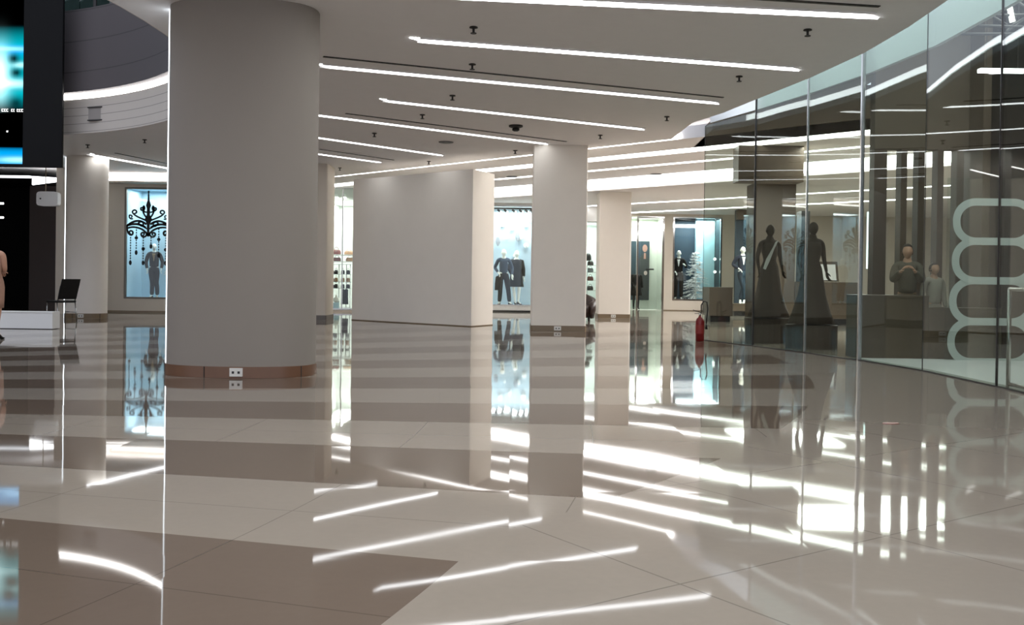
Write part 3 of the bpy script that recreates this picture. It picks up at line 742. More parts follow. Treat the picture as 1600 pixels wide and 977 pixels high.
# window mannequin before the blue backdrop
ZF = Zp(236, 467, YP + 0.7)
p = atY(237, 467, YP + 0.75)
sc = (Zp(240, 372, YP + .75) - p.z) / 1.74
figure('mannequin', 'black-suited mannequin behind the chandelier decal', 'mannequin', (p.x + .06, YP + .75, wza + .001), 0.25, M_cream, {'l_elb': (-.25, .05, 1.15), 'l_wri': (-.2, -.04, .92), 'r_elb': (.25, .05, 1.15), 'r_wri': (.22, -.05, .93), 'l_kne': (-.04, -.03, .49), 'r_kne': (.07, 0, .49), 'l_ank': (-.06, 0, .085), 'l_cal': (-.05, 0, .36), 'l_toe': (-.1, -.14, .03)},
       (('trousers', M_blk), ('jacket', M_blk, mat('gold_trim', (120, 96, 60), 0.5)), ('shoes', M_blk)), scale=0.93)
p2 = atY(272, 467, YP + .75)
figure('mannequin', 'navy-jacketed mannequin partly hidden by the large round pillar', 'mannequin', (p2.x, YP + .75, wza + .001), -0.2, M_cream, None, (('trousers', M_blk), ('jacket', M_navy), ('shoes', M_blk)), scale=0.93)

# ------------------------------------------------------------------ bag shop (S2)
YS = base_depth(528, 487.2).y
sx0, sx1 = X(495, YS), X(585, YS)
oxa, oxb = X(500, YS), X(580, YS)
otop = Zp(527, 292, YS)
wall_open('wall_bag_shop', YS, X(400, YS), X(700, YS), ZC, (oxa, oxb, 0.06, otop), M_wall, 'wall around the bag shop opening')
window(2, YS, oxa, oxb, 0.06, otop, 'bag shop window', M_steel, 0.05, mull=(X(534, YS),))
M_shopw = mat('shop_white_paint', (226, 230, 226), 0.7, noise=0.02)
y0, y1 = niche('wall_bag_shop_back', YS, oxa, oxb, 0.06, otop, 3.0, M_shopw, M_shopw, 'white interior of the bag shop', mfloor=M_white)
area('shop_fill_lamp', ((oxa + oxb) / 2, y0 + 1.5, Zp(527, 318, YS + 1.6) ), 1.4, 45, (1, .98, .95), sy=2.4)
boxobj('soffit', M_shopw, oxa, oxb, y0 + .2, y1 - .05, Zp(527, 312, YS + .5), otop - .02)['kind'] = 'structure'
bpy.data.objects['soffit'].name = 'ceiling_bag_shop'
for px_ in (525, 537):
    p = atY(px_, 307, YS + .19)
    t = thing('spotlight', 'small round spotlight over the bag shop window', 'spotlight', (p.x, y0 + .1, p.z), 0, 'bag shop spotlights')
    bm = BM(); bm_loft(bm, [ell(0, 0, 0.05, .05, .05, 12), ell(0, 0, -.02, .06, .06, 12)]); obj('housing', bm, M_white, t)
    bm = BM(); bm_loft(bm, [ell(0, 0, -.021, .05, .05, 12), ell(0, 0, -.03, .04, .04, 12)]); obj('bulb', bm, M_bulb, t)
# wall shelf with handbags
Ysf = y0 + 1.1
def bag(m, loc, sc_, label, rz=0.0, group='handbags in the bag shop', cat='handbag'):
    t = thing('handbag', label, cat, loc, rz, group); t.scale = sc_
    bm = BM(); bm_loft(bm, [[(x, y, z) for x, y, z in ell(0, 0, z, rx_, ry_, 20, 0, .6)] for z, rx_, ry_ in ((0, .17, .07), (.03, .19, .08), (.14, .185, .07), (.2, .15, .04), (.215, .13, .02))]); obj('bag_body', bm, m, t, True)
    bm = BM(); bm_tube(bm, [(-.09, 0, .19), (-.08, 0, .27), (-.03, 0, .32), (.03, 0, .32), (.08, 0, .27), (.09, 0, .19)], .012); obj('strap', bm, m, t, True)
    bm = BM(); bm_box(bm, -.02, .02, -.075, -.055, .13, .16); obj('clasp', bm, M_steel, t)
    return t
zs1 = Zp(530, 398, Ysf); zs2 = Zp(530, 408.5, Ysf)
for z_, l in ((zs1, 'upper thin white glass shelf in the bag shop'), (zs2, 'lower thin white glass shelf in the bag shop')):
    bm = BM(); bm_box(bm, X(514, Ysf), X(556, Ysf), Ysf - .18, Ysf + .25, z_ - .03, z_)
    for x_ in (X(514, Ysf), X(556, Ysf) - .03): bm_box(bm, x_, x_ + .03, Ysf + .2, Ysf + .25, z_ - .25, z_ - .03)
    tag(obj('wall_shelf', bm, M_white), l, 'shelf', 'wall shelves of the bag shop', 'thing')
for px_, z_, m, sc_, l in ((525, zs1, M_bag1, (.8, 1, .75), 'maroon handbag on the upper shelf, seen whole'), (544.5, zs1, M_bag2, (.8, 1, .6), 'tan handbag on the upper shelf, cut by the partition block'),
                        (526, zs2, M_bag1, (.7, 1, .6), 'dark maroon handbag on the lower shelf'), (546, zs2, M_bag2, (.7, 1, .6), 'tan handbag on the lower shelf beside the partition block')):
    bag(m, (X(px_, Ysf), Ysf, z_), sc_, l)
# chrome rack in front
Yr = y0 + .6
rk = thing('display_rack', 'chrome and glass display rack packed with small leather goods', 'display rack', (X(530, Yr), Yr, 0.061))
rz_ = [Zp(530, v, Yr) - .061 for v in (413, 428.5, 440.5, 450.5, 480)]
for x_ in (515, 529.5, 541, 547):
    xx = X(x_, Yr) - X(530, Yr); bm = BM(); bm_tube(bm, [(xx, 0, 0), (xx, 0, rz_[0])], .014); obj('upright', bm, M_chrome, rk, True)
for z_ in rz_:
    bm = BM(); bm_box(bm, X(513, Yr) - X(530, Yr), X(549, Yr) - X(530, Yr), -.16, .16, z_ - .012, z_); obj('shelf', bm, M_steel, rk)
ms = [M_bag3, M_bag2, M_bag3]
for r_, (zi, m, word) in enumerate(((1, M_bag3, 'black'), (2, M_bag2, 'tan'), (3, M_bag3, 'black'))):
    for px_, w3 in ((519, 'at its window edge'), (525, 'at its middle'), (535.5, 'past the centre upright'), (543.5, 'at the partition end')):
        pos = ('top', 'middle', 'bottom')[r_]
        bag(m, (X(px_, Yr), Yr, rz_[zi] + .061), (.32, .7, .62), 'small %s bag on the %s tier of the chrome rack, %s' % (word, pos, w3))
for px_, l in ((538.5, 'black garment hanging under the rack by the centre upright'), (543.5, 'black garment hanging under the rack near the partition block')):
    x_ = X(px_, Yr); bm = BM(); zt = rz_[3] + .045
    bm_loft(bm, [ell(x_, Yr - .26, zt, .02, .02, 14), ell(x_, Yr - .26, zt - .03, .06, .05, 14, 0, .7), ell(x_, Yr - .26, zt - .25, .055, .07, 14, 0, .7), ell(x_, Yr - .26, zt - .5, .07, .08, 14, 0, .7)])
    tag(obj('hanging_garment', bm, M_blk), l, 'garment', 'garments under the rack', 'thing')
x_ = X(526, Yr - .3)
bt = thing('jewellery_bust', 'small glossy white display bust on a pale plinth', 'display bust', (x_, Yr - .35, .061))
bm = BM(); bm_box(bm, -.09, .09, -.09, .09, 0, .22); obj('plinth', bm, M_blue, bt, bevel=.006)
bm = BM(); bm_loft(bm, [ell(0, 0, .221, .06, .05), ell(0, 0, .28, .10, .06), ell(0, 0, .36, .09, .05), ell(0, 0, .40, .035, .03), ell(0, 0, .47, .03, .03)]); obj('bust', bm, M_cream, bt, True)

# ------------------------------------------------------------------ mannequin window (S3)
YM = base_depth(800, 487.5).y
mxa, mxb = X(742, YM), X(862, YM); mza = Zp(800, 478, YM); mzt = Zp(800, 321, YM); 
wall_open('wall_mannequin_shop', YM, X(640, YM), X(905, YM), ZC2, (mxa, mxb, mza, mzt), M_white, 'white wall around the mannequin window')
window(3, YM, mxa, mxb, mza, mzt, 'tall mannequin window', M_steel, 0.04)
M_silver = mat('silver_blue_drape', (168, 186, 198), 0.5, 0.1, noise=0.12, scale=2)
y0, y1 = niche('wall_silver_display', YM, mxa, mxb, mza, mzt, 1.5, M_silver, M_white, 'silvery backdrop of the mannequin window', mfloor=M_white)
bm = BM(); bm_box(bm, mxa, mxb, YM - .03, YM - .001, 0.0, .05); struct('baseboard_mannequin', bm, M_black, 'black baseboard beneath the mannequin window')
area('display_lamp', ((mxa + mxb) / 2, y0 + .7, mzt - .06), mxb - mxa - .3, 62, (.92, .97, 1), sy=1.0)
tr = thing('spotlight_track', 'dark track of spotlights across the top of the mannequin window', 'track light', ((mxa + mxb) / 2, y0 + .1, Zp(800, 326, YM + .3)))
hw = (mxb - mxa) / 2
bm = BM(); bm_box(bm, -hw, hw, -.03, .03, -.03, .03); obj('rail', bm, M_dark, tr)
for px_ in (778, 788, 801, 812, 821, 829):
    x_ = X(px_, y0 + .1) - (mxa + mxb) / 2; bm = BM(); bm_tube(bm, [(x_, 0, -.03), (x_, 0, -.07)], .012); bm_tube(bm, [(x_ - .05, .02, -.05), (x_ + .06, -.03, -.12)], .035, 12); sp_ = obj('spot_head', bm, M_dark, tr, True)
    bm = BM(); bm_ball(bm, (x_ + .065, -.033, -.123), .028, 10); obj('bulb', bm, M_bulb, sp_)
Ym = y0 + .55
p = atY(787, 476, Ym); s_ = 1.0
smn = (Zp(787, 389, Ym) - mza) / 1.75
figure('mannequin', 'white mannequin in slate shirt and black trousers with jacket in hand', 'mannequin', (X(786.5, Ym), Ym, mza + .001), 0.12, M_cream,
       {'l_elb': (-.27, .05, 1.16), 'l_wri': (-.17, -.10, 1.0), 'r_elb': (.28, .04, 1.14), 'r_wri': (.25, -.12, .92), 'l_hip': (-.09, 0, .88), 'r_kne': (.15, -.02, .49), 'r_cal': (.17, 0, .36), 'r_ank': (.2, .02, .085), 'r_toe': (.25, -.12, .03), 'l_kne': (-.1, -.02, .49), 'l_ank': (-.12, .02, .085), 'l_toe': (-.15, -.13, .03)},
       (('trousers', M_blk), ('shirt', M_slate), ('shoes', M_blk)), scale=smn)
bm = BM(); bm_loft(bm, [ell(X(777.5, Ym), Ym - .12, mza + z_, rx_, .06, 16, 0, .7) for z_, rx_ in ((.52, .10), (.75, .095), (.98, .07), (1.02, .03))])
tag(obj('jacket', bm, M_blk), 'black jacket draped over the arm of the slate-shirted mannequin', 'garment', None, 'thing')
figure('mannequin', 'white mannequin in a knee-length black coat and dark heels', 'mannequin', (X(806.5, Ym + .4), Ym + .4, mza + .001), 0.3, M_cream,
       {'l_elb': (-.26, -.02, 1.15), 'l_wri': (-.2, -.18, .98), 'r_elb': (.25, .05, 1.14), 'r_wri': (.24, 0, .9), 'l_ank': (-.03, .0, .11), 'l_cal': (-.06, 0, .36), 'l_toe': (-.05, -.12, .03), 'r_ank': (.08, .02, .11)},
       (('coat', M_blk), ('shoes', M_blk, 1)), scale=smn * .985)
for px_, py_, r_ in ((812, 372, .10), (822, 384, .09), (785, 352, .08), (806, 400, .1), (822, 352, .09), (800, 358, .07), (829, 345, .07), (792, 372, .05)):
    p = atY(px_, py_, Ym + .85); t = thing('hanging_bauble', 'white glossy bauble hung behind the mannequins', 'bauble', p, 0, 'white baubles in the mannequin window')
    bm = BM(); bm_ball(bm, (0, 0, 0), r_, 16); obj('ball', bm, M_white, t, True)
    bm = BM(); bm_tube(bm, [(0, 0, r_), (0, 0, mzt - p.z - .07)], .003, 5); obj('thread', bm, M_steel, t)
for px_, py_ in ((809, 371), (778, 378)):
    p = atY(px_, py_, Ym + .75); bm = BM(); bm_loft(bm, [ell(p.x, p.y, p.z - .15, .03, .02, 12), ell(p.x, p.y, p.z, .09, .03, 12), ell(p.x, p.y, p.z + .16, .05, .02, 12)])
    tag(obj('hanging_ornament', bm, mat('pewter', (150, 156, 164), .4, .3)), 'grey leaf-shaped ornament hanging behind the mannequins', 'ornament', 'grey leaf ornaments', 'thing')

# ------------------------------------------------------------------ gap between pillars (S4) : accessories shop
YG = 34.0
gxa, gxb = X(905, YG), X(948, YG)
wall_open('wall_accessory_shop', YG, X(893, YG) , X(985, YG), ZC2, (gxa, gxb, .06, 3.2), M_white, 'wall around the accessory shop opening')
y0, y1 = niche('wall_accessory_back', YG, gxa, gxb, .06, 3.2, 2.2, M_shopw, M_shopw, 'white interior of the accessory shop', mfloor=M_white)
window(4, YG, gxa, gxb, .06, 3.2, 'accessory shop window', M_steel, .03)
area('shop_fill_lamp', ((gxa + gxb) / 2, y0 + 1.0, 3.15), 0.7, 20, (.95, 1, 1), sy=1.6)
Yq = y0 + .5
rk2 = thing('shelf_unit', 'slim steel shelf unit glimpsed between the two square pillars', 'shelf unit', (X(926, Yq), Yq, .061))
for x_ in (-.2, .2): bm = BM(); bm_tube(bm, [(x_, 0, 0), (x_, 0, 1.65)], .014); obj('upright', bm, M_chrome, rk2, True)
for z_ in (.3, .7, 1.05, 1.35, 1.6): bm = BM(); bm_box(bm, -.22, .22, -.12, .12, z_ - .012, z_); obj('shelf', bm, M_steel, rk2)
for z_, m, l in ((1.6, M_bag3, 'black bag on the top shelf between the square pillars'), (1.35, mat('grey_leather', (120, 124, 128), .5), 'grey bag on the second shelf between the square pillars'), (1.05, M_bag1, 'maroon bag on the third shelf between the square pillars'), (.7, M_bag3, 'black bag on the fourth shelf between the square pillars')):
    bag(m, (X(922, Yq), Yq, z_ + .061), (.6, .8, .7), l)
hb = atY(919, 402, Yq)
bm = BM(); bm_loft(bm, [ell(hb.x, hb.y, hb.z - .13, .09, .09, 16), ell(hb.x, hb.y, hb.z - .05, .12, .11, 16), ell(hb.x, hb.y, hb.z + .06, .11, .11, 16), ell(hb.x, hb.y, hb.z + .14, .05, .05, 16)])
tag(obj('display_hat', bm, M_bag3, smooth=True), 'black rounded hat shown on the shelf top between the square pillars', 'hat', None, 'thing')
# dark leather tub chair behind the square pillar
YT = base_depth(924, 503).y
tc = thing('tub_chair', 'dark brown leather tub chair half hidden behind the square pillar', 'armchair', (X(912, YT), YT + .35, 0), 0)
n = 24
rings = []
for i in range(n + 1):
    a = math.radians(-50 + 280 * i / n); h = .78 - .28 * abs(math.sin((a - PI / 2) / 2)) ** 1.0
    r0, r1 = .36, .27
    rings.append([(r0 * math.cos(a) * .86, r0 * math.sin(a), .08), (r0 * math.cos(a), r0 * math.sin(a), .3), (r0 * math.cos(a), r0 * math.sin(a), h), (r1 * math.cos(a), r1 * math.sin(a), h), (r1 * math.cos(a), r1 * math.sin(a), .2)])
bm = BM(); bm_loft(bm, rings); obj('backrest', bm, M_choc, tc, True)
bm = BM(); bm_loft(bm, [ell(0, 0, .14, .25, .25), ell(0, 0, .40, .265, .265), ell(0, 0, .44, .23, .23)]); obj('seat', bm, M_choc, tc, True)
for sx_, sy_ in ((-1, -1), (1, -1), (-1, 1), (1, 1)): bm = BM(); bm_tube(bm, [(sx_ * .18, sy_ * .18, 0), (sx_ * .17, sy_ * .17, .15)], .02); obj('leg', bm, M_dark, tc)

# ------------------------------------------------------------------ back wall with glass door and tree window (S5)
YW = base_depth(1080, 486).y
dxa, dxb = X(985.5, YW), X(1037, YW); dz = min(Zp(1010, 328, YW), ZC2 - .1)
txa, txb = X(1050.5, YW), X(1127, YW); tza, tzb = Zp(1085, 470, YW), Zp(1085, 339, YW)
XW1 = XR - 2
bm = BM()
bm_box(bm, X(958, YW), dxa, YW, YW + .18, 0, ZC2); bm_box(bm, dxb, txa, YW, YW + .18, 0, ZC2); bm_box(bm, txa, txb, YW, YW + .18, 0, tza); bm_box(bm, txa, txb, YW, YW + .18, tzb, ZC2)
bm_box(bm, dxa, dxb, YW, YW + .18, dz, ZC2); bm_box(bm, txb, XW1, YW, YW + .18, 0, ZC2)
struct('wall_back', bm, M_side, 'cream back wall with the glass door and the tree window')
bm = BM(); bm_box(bm, dxb, XW1, YW - .02, YW - .001, 0, .03); struct('baseboard_tree_window', bm, M_skirt2, 'thin baseboard of the back wall')
# glass door with side light
xm = X(998, YW)
bm = BM(); bm_box(bm, xm + .05, dxb - .09, YW + .05, YW + .062, .03, dz - .12); door = struct('door_1', bm, G_shop, 'frameless glass shop door')
bm = BM(); bm_box(bm, xm - .10, xm - .03, YW + .0, YW + .10, 0, dz); bm_box(bm, dxb - .07, dxb, YW, YW + .10, 0, dz); bm_box(bm, xm - .03, dxb - .07, YW, YW + .1, dz - .08, dz); obj('door_frame', bm, M_chrome, door)
bm = BM(); zh = Zp(1015, 421, YW); bm_tube(bm, [(X(1009, YW), YW - .02, zh), (X(1021, YW), YW - .02, zh)], .03, 10); bm_tube(bm, [(X(1011, YW), YW - .02, zh), (X(1011, YW), YW + .05, zh)], .015); bm_tube(bm, [(X(1019, YW), YW - .02, zh), (X(1019, YW), YW + .05, zh)], .015); obj('door_handle', bm, M_dark, door, True)
bm = BM(); bm_box(bm, dxa + .02, xm - .11, YW + .05, YW + .062, .03, dz - .03); s5 = struct('window_5', bm, G_shop, 'narrow side light next to the glass shop door')
y0, y1 = niche('wall_door_lobby', YW, dxa, dxb, 0.001, dz, 1.6, mat('pale_green_wall', (206, 210, 202), .7), mat('pale_green_wall', (206, 210, 202), .7), 'pale green lobby wall inside the glass door')
area('shop_fill_lamp', ((dxa + dxb) / 2, y0 + .8, dz - .06), .9, 34, (.96, 1, .95), sy=1.2)
# poster inside with a suited figure
Yp_ = y1 - .12
pa, pb = X(985, Yp_), X(1014, Yp_); pz0, pz1 = Zp(1000, 469, Yp_), Zp(1000, 377, Yp_)
ps = thing('wall_poster', 'tall dark fashion poster behind the glass door', 'poster', ((pa + pb) / 2, Yp_, pz0))
W_ = (pb - pa) / 2; H_ = pz1 - pz0
bm = BM(); bm_box(bm, -W_, W_, 0, .05, 0, H_); obj('board', bm, M_teal, ps)
def flat(bm, pts, y, th=.006):
    a = [bm.verts.new((x, y, z)) for x, z in pts]; b = [bm.verts.new((x, y + th, z)) for x, z in pts]
    bm.faces.new(a); bm.faces.new(b[::-1])
    for i in range(len(a)): j = (i + 1) % len(a); bm.faces.new((a[j], a[i], b[i], b[j]))
bm = BM(); flat(bm, [(.0, .02), (-.05, H_ * .70), (W_ * .3, H_ * .79), (W_ * .7, H_ * .79), (W_ * .98, H_ * .68), (W_ * .92, .02)], -.006); obj('printed_coat', bm, mat('printed_grey', (56, 60, 62), .7), ps)
bm = BM(); flat(bm, [(W_ * .5 + .10 * math.cos(t * PI / 8), H_ * .88 + .15 * math.sin(t * PI / 8)) for t in range(16)], -.008); flat(bm, [(W_ * .38, H_ * .70), (W_ * .62, H_ * .70), (W_ * .6, H_ * .8), (W_ * .4, H_ * .8)], -.008); obj('printed_face', bm, mat('printed_face', (160, 120, 110), .7), ps)
bm = BM(); flat(bm, [(W_ * .60 + .07 * math.cos(t * PI / 6), H_ * .46 + .09 * math.sin(t * PI / 6)) for t in range(12)], -.008); obj('printed_hand', bm, mat('printed_pale', (200, 180, 176), .7), ps)
figure('mannequin', 'dark-clothed mannequin inside the glass door', 'mannequin', (X(994, y0 + .6), y0 + .6, 0.001), 0, M_black, {'l_wri': (-.12, -.2, 1.0)}, (('coat', M_blk),), headless=True, scale=.95)
# tree window
window(6, YW, txa, txb, tza, tzb, 'window with a sparkling white tree', M_chrome, .06)
y0, y1 = niche('wall_tree_display', YW, txa, txb, tza, tzb, 1.3, M_teal, M_teal, 'dark blue backdrop of the tree window')
area('display_lamp', ((txa + txb) / 2 + .2, y0 + .6, tzb - .06), txb - txa - .3, 55, (.85, .95, 1), sy=.8)
bm = BM(); xa_ = X(1086, y1 - .2); bm_box(bm, xa_, txb - .02, y1 - .25, y1 - .01, tza + .001, tzb - .001)
tag(obj('backdrop_panel', bm, mat('ice_blue_panel', (186, 224, 234), .5)), 'ice blue upright panel in the tree window', 'panel', None, 'thing')
Yt = y0 + .58
tp = atY(1087, 470, Yt)
tree = thing('christmas_tree', 'white sparkling artificial tree in the dark blue window', 'christmas tree', (X(1087, Yt), Yt, tza + .001))
th = Zp(1087, 388, Yt) - tza
bm = BM(); bm_tube(bm, [(0, 0, 0), (0, 0, th)], .03, 8, [.035, .008]); obj('trunk', bm, M_white, tree)
bm = BM(); rnd = random.Random(3)
for lv in range(16):
    z_ = th * (.06 + .9 * lv / 16); L_ = (1 - lv / 16) * .62 + .06
    for k in range(9):
        a = rnd.uniform(0, 2 * PI); e = Vector((math.cos(a) * L_, math.sin(a) * L_ * .7, z_ - .02 - L_ * .12 + rnd.uniform(-.03, .03)))
        m_ = Vector((e.x * .5, e.y * .5, z_ + .02)); bm_tube(bm, [(0, 0, z_), m_, e], .012, 5, [.014, .012, .006])
        for q in range(4):
            f_ = .4 + q * .2; c_ = Vector((e.x * f_, e.y * f_, z_ + (e.z - z_) * f_))
            for s in (-1, 1):
                t_ = c_ + Vector((-math.sin(a) * s * .09 + math.cos(a) * .05, math.cos(a) * s * .09, rnd.uniform(-.02, .05))); bm_tube(bm, [c_, t_], .008, 4, [.010, .004])
obj('branches', bm, M_white, tree)
for k in range(40):
    lv = rnd.random(); a = rnd.uniform(0, 2 * PI); L_ = ((1 - lv) * .6 + .05) * rnd.uniform(.6, 1)
    bm = BM(); bm_ball(bm, (math.cos(a) * L_, math.sin(a) * L_ * .7, th * (.06 + .88 * lv)), .024 if k % 4 else .04, 8)
    obj('bauble', bm, M_plate, tree, True)
figure('mannequin', 'white mannequin in black suit beside the sparkling white tree', 'mannequin', (X(1060, Yt - .2), Yt - .2, tza + .001), -.2, M_cream,
       {'r_elb': (.26, -.02, 1.15), 'r_wri': (.22, -.2, 1.22), 'l_wri': (-.1, -.18, .98)}, (('trousers', M_blk), ('jacket', M_blk, M_white), ('shoes', M_blk)), scale=(Zp(1057, 391, Yt - .2) - tza) / 1.75)
for px_, py_ in ((1117, 405), (1117, 425)):
    p = atY(px_, py_, y0 + .2); t = thing('globe_lamp', 'small round white globe lamp near the window edge', 'lamp', p, 0, 'globe lamps in the tree window')
    bm = BM(); bm_ball(bm, (0, 0, 0), .055, 14); obj('globe', bm, glow('globe_glow', (1, 1, 1), 3.0), t, True)
    bm = BM(); bm_tube(bm, [(0, 0, .05), (0, 0, tzb - p.z - .001)], .004, 5); obj('cable', bm, M_steel, t)

# ------------------------------------------------------------------ dark shop at the edge
YD = 26.0
dx0, dx1 = X(45, YD), X(88, YD)
bm = BM(); bm_box(bm, dx0, dx1, YD, YD + .3, 0, Zp(66, 291, YD)); struct('wall_brown_panel', bm, M_dkwood, 'dark brown panelled wall of the unlit shop')
bm = BM(); bm_box(bm, dx1 - .02, X(107, YD), YD - .02, YD + .32, 0, ZC - .01); struct('wall_pale_pier', bm, M_wall, 'pale pier between the unlit shop and the slim pillar')
zt = Zp(30, 276, YD)
bm = BM(); bm_box(bm, -31, dx0 - .001, YD + 3.5, YD + 3.7, 0, ZC); bm_box(bm, -31, dx0, YD + .3, YD + 3.5, zt, zt + .05); bm_box(bm, dx0 - .001, dx0 + .1, YD + .301, YD + 3.5, 0, zt); struct('wall_unlit_shop', bm, M_void, 'black interior of the unlit shop')
bm = BM(); bm_box(bm, -31, dx0, YD + .02, YD + .1, zt - .03, zt + .03)
tag(obj('cove_light', bm, glow('dim_tube', (.9, .95, 1), 1.2)), 'thin light line above the unlit black shop', 'cove light', None, 'thing')
for py_ in (318, 340):
    p = atY(2, py_, YD + 1); bm = BM(); bm_tube(bm, [(p.x - .12, p.y, p.z), (p.x + .06, p.y, p.z)], .03, 10); t = obj('shelf_lamp', bm, glow('dim_lamp', (1, 1, 1), 1.5))
    tag(t, ('upper' if py_ == 318 else 'lower') + ' small lamp glowing inside the unlit black shop', 'lamp', None, 'thing')
# light box above the brown wall
lbz0, lbz1 = Zp(66, 291, YD), Zp(66, 275, YD)
bm = BM(); v = [(X(47, YD), Zp(47, 288.5, YD)), (X(87, YD), Zp(87, 283.5, YD)), (X(87, YD), Zp(87, 277.5, YD)), (X(47, YD), Zp(47, 275, YD))]
flat(bm, v, YD + .05, .06); tag(obj('light_panel', bm, M_strip), 'bright slanted light panel above the dark brown wall', 'light panel', None, 'thing')
# hanging white sign box
hp = atY(76, 311, YD - .8)
hs = thing('hanging_box', 'blank white rounded box hanging on rods before the dark brown wall', 'hanging sign', hp)
bm = BM(); bm_prism(bm, [(x, z) for x, z in [(q[0], q[1]) for q in ell(0, 0, 0, .28, .19, 24, 0, .35)]], -.09, .09)
for v in bm.verts: v.co = Vector((v.co.x, v.co.z, v.co.y))
obj('box', bm, M_ceil, hs)
for x_ in (-.08,): bm = BM(); bm_tube(bm, [(x_, 0, .18), (x_, 0, ZC - hp.z - .002)], .012); obj('rod', bm, M_skirt2, hs)
bm = BM(); bm_ball(bm, (-.17, -.095, 0.0), .022, 10); obj('button', bm, M_black, hs, True)

# ------------------------------------------------------------------ LED screen
YSn = 19.2
sc_x1 = X(97.5, YSn, 130); sc_z0 = Zp(97, 262, YSn)
scr = thing('video_screen', 'huge black video screen hanging in the atrium with glowing cyan picture', 'video screen', (sc_x1 - 2.2, YSn, sc_z0))
bm = BM(); bm_box(bm, -2.2, 2.2, 0, .08, 0, 3.9); obj('casing', bm, M_screenb, scr, bevel=.01)
me_ = BM(); nx_, nz_ = 56, 110
dxl, dxr = -1.9, X(33, YSn) - (sc_x1 - 2.2)
zb0, zb1 = .06, 3.75
col_layer = me_.loops.layers.float_color.new('picture')
def pic(px_, py_):
    def g(cx, cy, sx_, sy_): return math.exp(-((px_ - cx) / sx_) ** 2 - ((py_ - cy) / sy_) ** 2)
    r = g_ = b = 0.0
    if py_ < 178:
        e = max(0, min(1, (py_ - 42) / 30)) * max(0, min(1, (172 - py_) / 25))
        b = .9 * e * (.55 + .45 * math.exp(-((py_ - 80) / 8) ** 2)); g_ = .42 * e
        s = g(-4, 118, 13, 34) * 1.5 + g(16, 132, 30, 6) * .9 + g(28, 103, 12, 4) * .8 + g(10, 78, 40, 3) * .5
        r += s * .7; g_ += s; b += s
        d = g(18, 93, 9, 8) + g(22, 115, 9, 7) + .8 * g(22, 162, 10, 9); k_ = max(0, 1 - d)
        r *= k_; g_ *= k_; b *= k_
    elif py_ > 232:
        e = max(0, min(1, (py_ - 228) / 12)); b = .8 * e; g_ = .35 * e; s = g(26, 251, 30, 4); r += .5 * s; g_ += s * .8; b += s
    return r, g_, b
grid = [[me_.verts.new((dxl + (dxr - dxl) * i / nx_, -.004, zb0 + (zb1 - zb0) * j / nz_)) for i in range(nx_ + 1)] for j in range(nz_ + 1)]
pxm = F / YSn
for j in range(nz_):
    for i in range(nx_):
        f = me_.faces.new((grid[j][i], grid[j][i + 1], grid[j + 1][i + 1], grid[j + 1][i]))
        for lp in f.loops:
            x_, z_ = lp.vert.co.x, lp.vert.co.z
            lp[col_layer] = (*pic(33 - (dxr - x_) * pxm, 262 - z_ * pxm), 1)
mp = bpy.data.materials.new('screen_picture'); mp.use_nodes = True; nt = mp.node_tree; nt.nodes.remove(nt.nodes['Principled BSDF'])
at_ = nt.nodes.new('ShaderNodeAttribute'); at_.attribute_name = 'picture'; em = nt.nodes.new('ShaderNodeEmission'); em.inputs[1].default_value = 0.6
nt.links.new(at_.outputs['Color'], em.inputs[0]); nt.links.new(em.outputs[0], nt.nodes['Material Output'].inputs[0])
meo = bpy.data.meshes.new('display'); me_.to_mesh(meo); me_.free(); meo.materials.append(mp)
do = bpy.data.objects.new('display', meo); C.objects.link(do); do.parent = scr
# line of tiny characters under the picture
bm = BM(); rnd = random.Random(5)
x_ = dxr - .42
while x_ < dxr - .02:
    w_ = rnd.choice((.02, .03, .035)); h_ = .045; z_ = (262 - 176) / pxm
    if rnd.random() > .2:
        bm_box(bm, x_, x_ + w_, -.012, -.006, z_, z_ + .01); bm_box(bm, x_, x_ + .009, -.012, -.006, z_ + .01, z_ + h_); bm_box(bm, x_, x_ + w_, -.012, -.006, z_ + h_, z_ + h_ + .01)
    x_ += w_ + .014
bm_box(bm, dxr - .32, dxr - .29, -.012, -.006, (262 - 208) / pxm, (262 - 208) / pxm + .03)
obj('caption_text', bm, glow('caption_white', (1, 1, 1), 1.2), scr)
for x_ in (-1.6, 1.6): bm = BM(); bm_tube(bm, [(x_, .04, 3.9), (x_, .04, 8.0)], .02); obj('hanger_cable', bm, M_dark, scr)

# ------------------------------------------------------------------ low counter, chair, woman
YL = base_depth(80, 515).y
lx1 = X(82.5, YL)
lc = thing('low_plinth', 'low white rectangular plinth behind the woman in heels', 'plinth', (lx1 - 2.0, YL + .15, 0))
bm = BM(); bm_box(bm, -2.0, 2.0, -.15, .15, .012, Zp(82, 487.5, YL) - .02); obj('body', bm, M_white, lc)
bm = BM(); bm_box(bm, -2.0, 2.0, -.16, .15, Zp(82, 487.5, YL) - .02, Zp(82, 487.5, YL)); obj('top', bm, M_white, lc, bevel=.003)
bm = BM(); bm_box(bm, -1.97, 1.97, -.13, .13, 0, .012); obj('plinth_gap', bm, M_black, lc)

YK = base_depth(92, 502).y
kx_ = X(93, YK)
chair = thing('conference_chair', 'black padded chair with steel legs beside the slim round pillar', 'chair', (kx_ + .0, YK + .1, 0), math.radians(-124))
